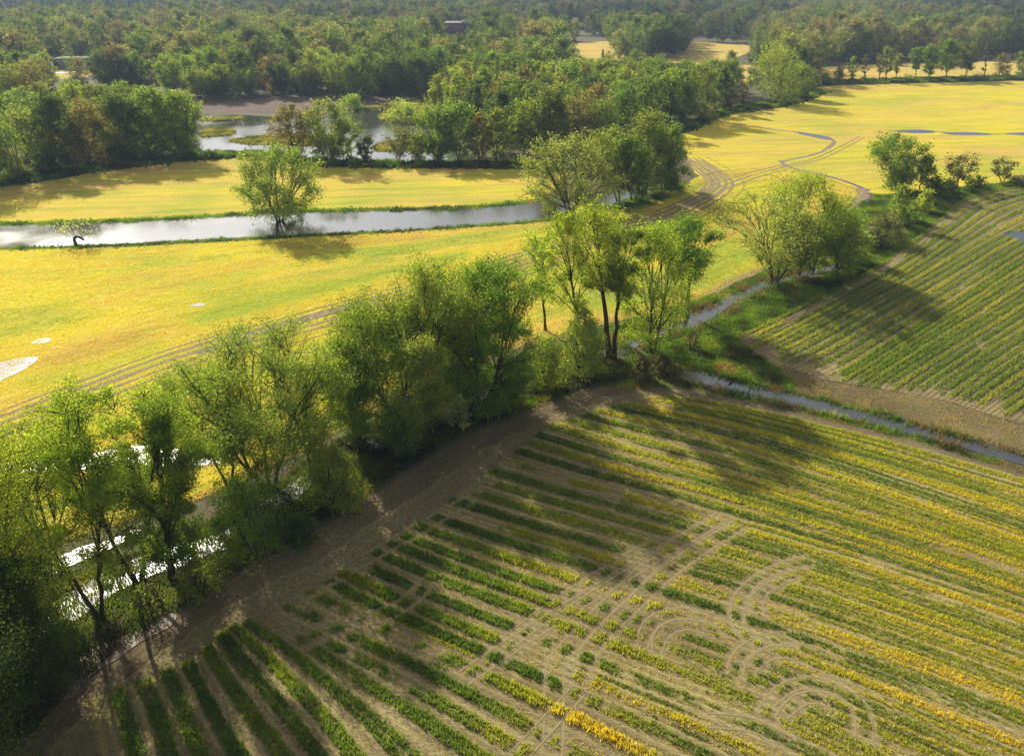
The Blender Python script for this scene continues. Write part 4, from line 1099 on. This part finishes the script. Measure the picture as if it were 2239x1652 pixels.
for (b, top, wpx, ck, lab) in SHRUBS:
    TID += 1
    g, H, lean = tree_dims(b, top)
    W = wpx * px_m(b); dist = float(np.hypot(g[1], CAM_H))
    ls = float(np.clip(dist * .0028, .16, .55))
    nl = int(np.clip(W * H * 3.2 / (ls * ls * .31), 300, 14000))
    me = tree_geo(2000 + TID, H, W, 'bush', nl if "bare" not in lab else nl // 8, ls, stems=4, cb=.02, nlobe=22, lobe_r=.22, twigs=9, tr=.10 + H * .008, fork=.2)
    place_tree("shrub", me, (g[0], g[1], 0), lab, "shrub", vary(COL[ck], np.random.default_rng(TID), .1), parts=("stem", "foliage"))

# sapling by the ditch
g = G(1634, 866)
me = tree_geo(3001, 2.6, 1.7, 'round', 160, .2, lean=.3, cb=.5, nlobe=6, twigs=6, tr=.06)
place_tree("sapling", me, (g[0], g[1], 0), "leaning sapling with thin yellow leaves by the straight ditch", "sapling", COL['spring'])

# fallen branches
for (a, b, lab) in (((1572, 820), (1608, 832), "long fallen branch lying in the ditch water"), ((1592, 843), (1600, 835), "short broken branch stuck in the ditch"), ((1596, 841), (1606, 830), "forked stick leaning out of the ditch bank")):
    p0, p1 = G(*a), G(*b)
    T = Bag()
    pth = smooth(np.array([[*p0, .05], [*((p0 + p1) / 2), .25], [*p1, .35]]), 4); T.tube(pth, np.linspace(.09, .03, len(pth)), 6)
    md = pth[5]; T.tube(np.stack([md, md + [.4, .5, .35]]), [.04, .015], 5); T.tube(np.stack([pth[3], pth[3] + [-.3, .45, .3]]), [.04, .015], 5)
    link("fallen_branch", T.build("fallen_branch", [M_BARK]), label=lab, cat="branch")

# ------------------------------------------------------------------ woods
PROTO = []
for k, (st, kw) in enumerate([('round', dict(stems=2, cb=.08, nlobe=30)), ('round', dict(cb=.16, nlobe=26)), ('vase', dict(stems=3, cb=.14, nlobe=30)), ('round', dict(stems=3, cb=.05, nlobe=34, lobe_r=.16)),
                              ('vase', dict(stems=2, cb=.2, nlobe=26)), ('tall', dict(cb=.12, nlobe=26)), ('round', dict(cb=.1, nlobe=24, lobe_r=.23)), ('cone', dict(cb=.08, nlobe=34, lobe_r=.22, twigs=7)), ('vase', dict(stems=3, cb=.18, nlobe=26, gap=.12))]):
    W = 11.5 if st != 'cone' else 7.5
    PROTO.append(tree_geo(4000 + k, 17.0, W, st, 5200 if k != 8 else 2600, .56, **{**dict(twigs=8), **kw}))

FOREST = GP([(-900, 245), (100, 240), (118, 188), (240, 198), (330, 206), (385, 214), (650, 206), (930, 200), (985, 198), (1010, 230), (985, 290), (1020, 300), (1060, 330), (1130, 338), (1300, 325), (1400, 318), (1480, 262),
            (1580, 238), (1600, 195), (1640, 178), (1690, 200), (1760, 190), (1790, 140), (2900, 108), (2900, -12), (-900, -12)])
GROVE = GP([(-200, 300), (0, 300), (60, 362), (250, 345), (400, 335), (418, 300), (405, 268), (250, 262), (120, 264), (-100, 275)])
HOLES = [GP(p) for p in ([(1226, 182), (1226, 94), (1330, 88), (1340, 116), (1350, 130), (1500, 130), (1515, 92), (1640, 95), (1655, 182), (1585, 196), (1480, 192), (1350, 186)], [(95, 190), (95, 146), (150, 138), (250, 138), (330, 136), (420, 128), (440, 142), (320, 168), (240, 185)],
         [(330, 205), (380, 200), (385, 182), (340, 182)], [(955, 140), (968, 78), (1030, 76), (1050, 140)], [(1760, 185), (1780, 146), (2900, 112), (2900, 180)], [(1455, 268), (1465, 220), (1500, 205), (1520, 225), (1500, 255)])]
grid = 10.4
gx, gy = np.meshgrid(np.arange(-1500, 1500, grid), np.arange(195, 2100, grid))
P = np.stack([gx.ravel(), gy.ravel()], -1) + R.uniform(-.42, .42, (gx.size, 2)) * grid
far = P[:, 1] > 900
P = P[~far | (R.uniform(0, 1, len(P)) < np.clip(900 / P[:, 1], 0, 1) ** .8)]
P = P[inside(P, FOREST) | inside(P, GROVE)]
for h in HOLES: P = P[~inside(P, h)]
P = P[(P[:, 1] < 330) | (vnoise(P / np.array([3.2, 1.0]), 42, 97) < .62)]
px, py = to_px(P)
P = P[(px > -120) & (px < 2360)]
for hx, hy, hr in HAND_XY:
    P = P[np.hypot(P[:, 0] - hx, P[:, 1] - hy) > max(hr * .8, 3.5)]
small = GP([(1385, 128), (1395, 120), (1430, 114), (1500, 114), (1512, 120), (1500, 127)])
P = np.vstack([P, sample_poly(small, .012, R)])
P = P[np.argsort(P[:, 1])]
NIND = 300 - n_tree
ind, rest = P[:NIND], P[NIND:]
ppx, ppy = to_px(ind)
PAL = ['green', 'green', 'olive', 'deep', 'olive', 'brown', 'willow', 'green', 'deep']
for k in range(len(ind)):
    rr = np.random.default_rng(9000 + k)
    x, y = ind[k]; a, b = ppx[k], ppy[k]
    if a < 440:
        if b > 235: lab, grp = "yellow-green tree inside the dense left grove beside the pond", "trees inside the left grove"
        else: lab, grp = "leafy tree between the left grove and the pale road", "trees between the grove and the road"
    elif a < 985: lab, grp = "leafy tree in the row above the ploughed field and pond", "trees above the ploughed field"
    elif a < 1300 and b > 200: lab, grp = "leafy tree of the flooded wood right of the pond", "trees of the flooded wood"
    elif a < 1640: lab, grp = "leafy tree in the central wood before the tan field", "trees in the central wood"
    else: lab, grp = "leafy tree at the front of the dark wood behind the tan strip", "trees of the dark wood"
    pi = int(rr.choice([0, 1, 2, 3, 4, 5, 6, 8], p=[.17, .14, .15, .17, .13, .08, .12, .04]))
    h = rr.uniform(.88, 1.2) * (.78 if a < 440 and b > 235 else 1.0)
    wd = rr.uniform(.95, 1.3)
    if 1200 < a < 1660 and b < 262:                # low willows before the tan clearing
        h = min(h, max((b - 138) * (y * cp + CAM_H * sp) / FPX, 5.5) / 17.0)
        wd = min(wd, h * 1.25)
    ck = str(rr.choice(['green', 'green', 'olive', 'deep', 'spring', 'brown', 'willow'], p=[.25, .1, .25, .15, .1, .1, .05]))
    if a < 440 and b > 235: ck = str(rr.choice(['green', 'spring', 'olive']))
    place_tree("tree", PROTO[pi], (x, y, float(hill(x, y))), lab, "tree", vary(np.array(COL[ck]) * .78 + np.array([.018, .018, .016]), rr, .15), grp, rr.uniform(0, 6.28), (wd, wd, h))

# far wood: one mass, its members share the meshes above
zz = hill(rest[:, 0], rest[:, 1])
fm = bpy.data.meshes.new("forest")
fm.vertices.add(len(rest))
fm.vertices.foreach_set("co", np.c_[rest, zz].astype(np.float32).ravel())
fpx, fpy = to_px(rest, 0)
con = .05 + ((fpx < 380) & (fpy > 18) & (fpy < 62)) * .75 + ((fpx > 880) & (fpx < 1350) & (fpy < 30)) * .4 + .05
kind = np.where(R.uniform(0, 1, len(rest)) < con, 7, R.choice([0, 1, 2, 3, 4, 5, 6, 8], len(rest)))
ar = fm.attributes.new("member", 'INT', 'POINT'); ar.data.foreach_set("value", kind.astype(np.int32))
ar = fm.attributes.new("turn", 'FLOAT_VECTOR', 'POINT'); tv = np.zeros((len(rest), 3), np.float32); tv[:, 2] = R.uniform(0, 6.28, len(rest)); ar.data.foreach_set("vector", tv.ravel())
ar = fm.attributes.new("size", 'FLOAT_VECTOR', 'POINT'); s_ = np.clip(R.normal(1.02, .25, (len(rest), 1)) + .12 * vnoise(rest, 45, 91)[:, None], .55, 1.5); wv = s_ * R.uniform(1.0, 1.3, (len(rest), 1)) * np.clip(rest[:, 1:2] / 900, 1, 1.25)
ar.data.foreach_set("vector", np.c_[wv, wv, s_].astype(np.float32).ravel())
fo = link("forest", fm, label="far wooded plain and hillside fading into haze", cat="forest", kind="stuff")
ng = bpy.data.node_groups.new("forest_members", 'GeometryNodeTree')
ng.interface.new_socket("Geometry", in_out='INPUT', socket_type='NodeSocketGeometry')
ng.interface.new_socket("Geometry", in_out='OUTPUT', socket_type='NodeSocketGeometry')
gi, go = ng.nodes.new("NodeGroupInput"), ng.nodes.new("NodeGroupOutput")
iop = ng.nodes.new("GeometryNodeInstanceOnPoints")
g2i = ng.nodes.new("GeometryNodeGeometryToInstance")
allobj = {o.data.name: o for o in S.objects if o.type == 'MESH'}
def attr_node(nm, ty):
    a = ng.nodes.new("GeometryNodeInputNamedAttribute"); a.data_type = ty; a.inputs[0].default_value = nm
    return next(s for s in a.outputs if s.enabled and s.name == "Attribute")
for t_, c_ in reversed(PROTO):
    oi = ng.nodes.new("GeometryNodeObjectInfo")
    if c_.name not in allobj:                       # not used by a single tree nearby: stand one at the wood's edge
        rr = np.random.default_rng(77); q = rest[0] + [3, 6]
        e = place_tree("conifer_tree", (t_, c_), (q[0], q[1], 0), "dark narrow conifer rising in the central wood", "tree", (.03, .05, .022))
        allobj[c_.name] = e.children[1] if len(e.children) else [o for o in S.objects if o.data == c_][0]
    oi.inputs[0].default_value = allobj[c_.name]
    oi.transform_space = 'ORIGINAL'
    sm = ng.nodes.new("GeometryNodeSetMaterial"); sm.inputs["Material"].default_value = M_FOREST
    ng.links.new(oi.outputs["Geometry"], sm.inputs["Geometry"])
    ng.links.new(sm.outputs[0], g2i.inputs[0])
ng.links.new(gi.outputs[0], iop.inputs["Points"])
ng.links.new(g2i.outputs[0], iop.inputs["Instance"])
iop.inputs["Pick Instance"].default_value = True
ng.links.new(attr_node("member", 'INT'), iop.inputs["Instance Index"])
e2r = ng.nodes.new("FunctionNodeEulerToRotation")
ng.links.new(attr_node("turn", 'FLOAT_VECTOR'), e2r.inputs[0]); ng.links.new(e2r.outputs[0], iop.inputs["Rotation"])
ng.links.new(attr_node("size", 'FLOAT_VECTOR'), iop.inputs["Scale"])
ng.links.new(iop.outputs[0], go.inputs[0])
fo.modifiers.new("members", 'NODES').node_group = ng

# ------------------------------------------------------------------ buildings
def flat(name, c, rough=.8):
    N = NT(name, rough, .2); v = N.noise(N.obj(), 1.5, 4)
    return N.end(N.pbsdf(N.mix(1.0, c, N.ramp(v, [(.3, .8), (.7, 1.15)]), 'MULTIPLY')))
M_BRICK, M_ROOF, M_WALL, M_GLASS, M_TRIM = flat("brick", (.20, .10, .075)), flat("roof_gravel", (.13, .135, .15), .95), flat("metal_wall", (.30, .33, .38)), flat("dark_glass", (.03, .035, .045), .2), flat("white_trim", (.34, .34, .34))
def box(B, x0, x1, y0, y1, z0, z1):
    v = np.array([[x, y, z] for z in (z0, z1) for y in (y0, y1) for x in (x0, x1)], float)
    B.add(v, np.array([[0, 2, 3, 1], [4, 5, 7, 6], [0, 1, 5, 4], [2, 6, 7, 3], [0, 4, 6, 2], [1, 3, 7, 5]]))
def building(bD, w_, d_, h_, wall, label, cols, roof_over=.5, pitched=False):
    g = G(*bD)
    e = link("building", None, label=label, cat="building", loc=(g[0], g[1], 0))
    B = Bag(); box(B, -w_ / 2, w_ / 2, 0, d_, 0, h_); link("wall", B.build("wall", [wall]), parent=e)
    B = Bag()
    if pitched:
        v = np.array([[-w_ / 2 - .4, -.6, h_], [w_ / 2 + .4, -.6, h_], [w_ / 2 + .4, d_ + .6, h_], [-w_ / 2 - .4, d_ + .6, h_], [-w_ / 2 - .4, d_ / 2, h_ + 2.6], [w_ / 2 + .4, d_ / 2, h_ + 2.6]])
        B.add(v, np.array([[0, 1, 5, 4], [2, 3, 4, 5], [0, 3, 2, 1]])); B.add(v.copy(), np.array([[0, 4, 3], [1, 2, 5]]))
    else:
        box(B, -w_ / 2 - roof_over, w_ / 2 + roof_over, -roof_over, d_ + roof_over, h_ + .003, h_ + .7)
    rf = link("roof", B.build("roof", [M_TRIM if pitched else M_ROOF]), parent=e)
    if not pitched:
        B = Bag(); box(B, w_ * .1, w_ * .22, d_ * .4, d_ * .6, h_ + .705, h_ + 2.0); link("roof_unit", B.build("roof_unit", [M_WALL]), parent=rf)
    for k in range(cols):
        x = -w_ / 2 + (k + .5) * w_ / cols
        B = Bag(); box(B, x - w_ / cols * .3, x + w_ / cols * .3, -.06, -.003, h_ * .35, h_ * .75)
        wn = link("window", B.build("window", [M_GLASS]), parent=e)
        B = Bag(); box(B, x - w_ / cols * .33, x + w_ / cols * .33, -.16, -.003, h_ * .28, h_ * .345); link("sill", B.build("sill", [M_TRIM]), parent=wn)
    B = Bag(); box(B, -w_ * .03, w_ * .03, -.2, -.065, 0, min(2.4, h_ * .7)); link("door", B.build("door", [M_TRIM]), parent=e)
    return e
building((1003, 92), 24, 30, 13.0, M_BRICK, "brick building with a flat pale roof rising above the far wood", 5)
building((180, 152), 34, 14, 5.0, M_WALL, "long low grey building beside the pale road", 7)
building((366, 168), 11, 8, 4.0, M_TRIM, "small white house glimpsed between the trees by the road", 3, pitched=True)

# ------------------------------------------------------------------ haze
B = Bag(); box(B, -5200, 5200, -900, 6200, -1.5, 135)
N = NT("haze")
pv = N.n("ShaderNodeVolumePrincipled")
pv.inputs["Color"].default_value = (.55, .72, 1.0, 1)
pv.inputs["Density"].default_value = .00015
pv.inputs["Anisotropy"].default_value = .1
N.t.links.new(pv.outputs[0], N.out.inputs[1])
link("haze", B.build("haze", [N.m]), label="thin bluish haze over the far woods", cat="haze", kind="stuff")
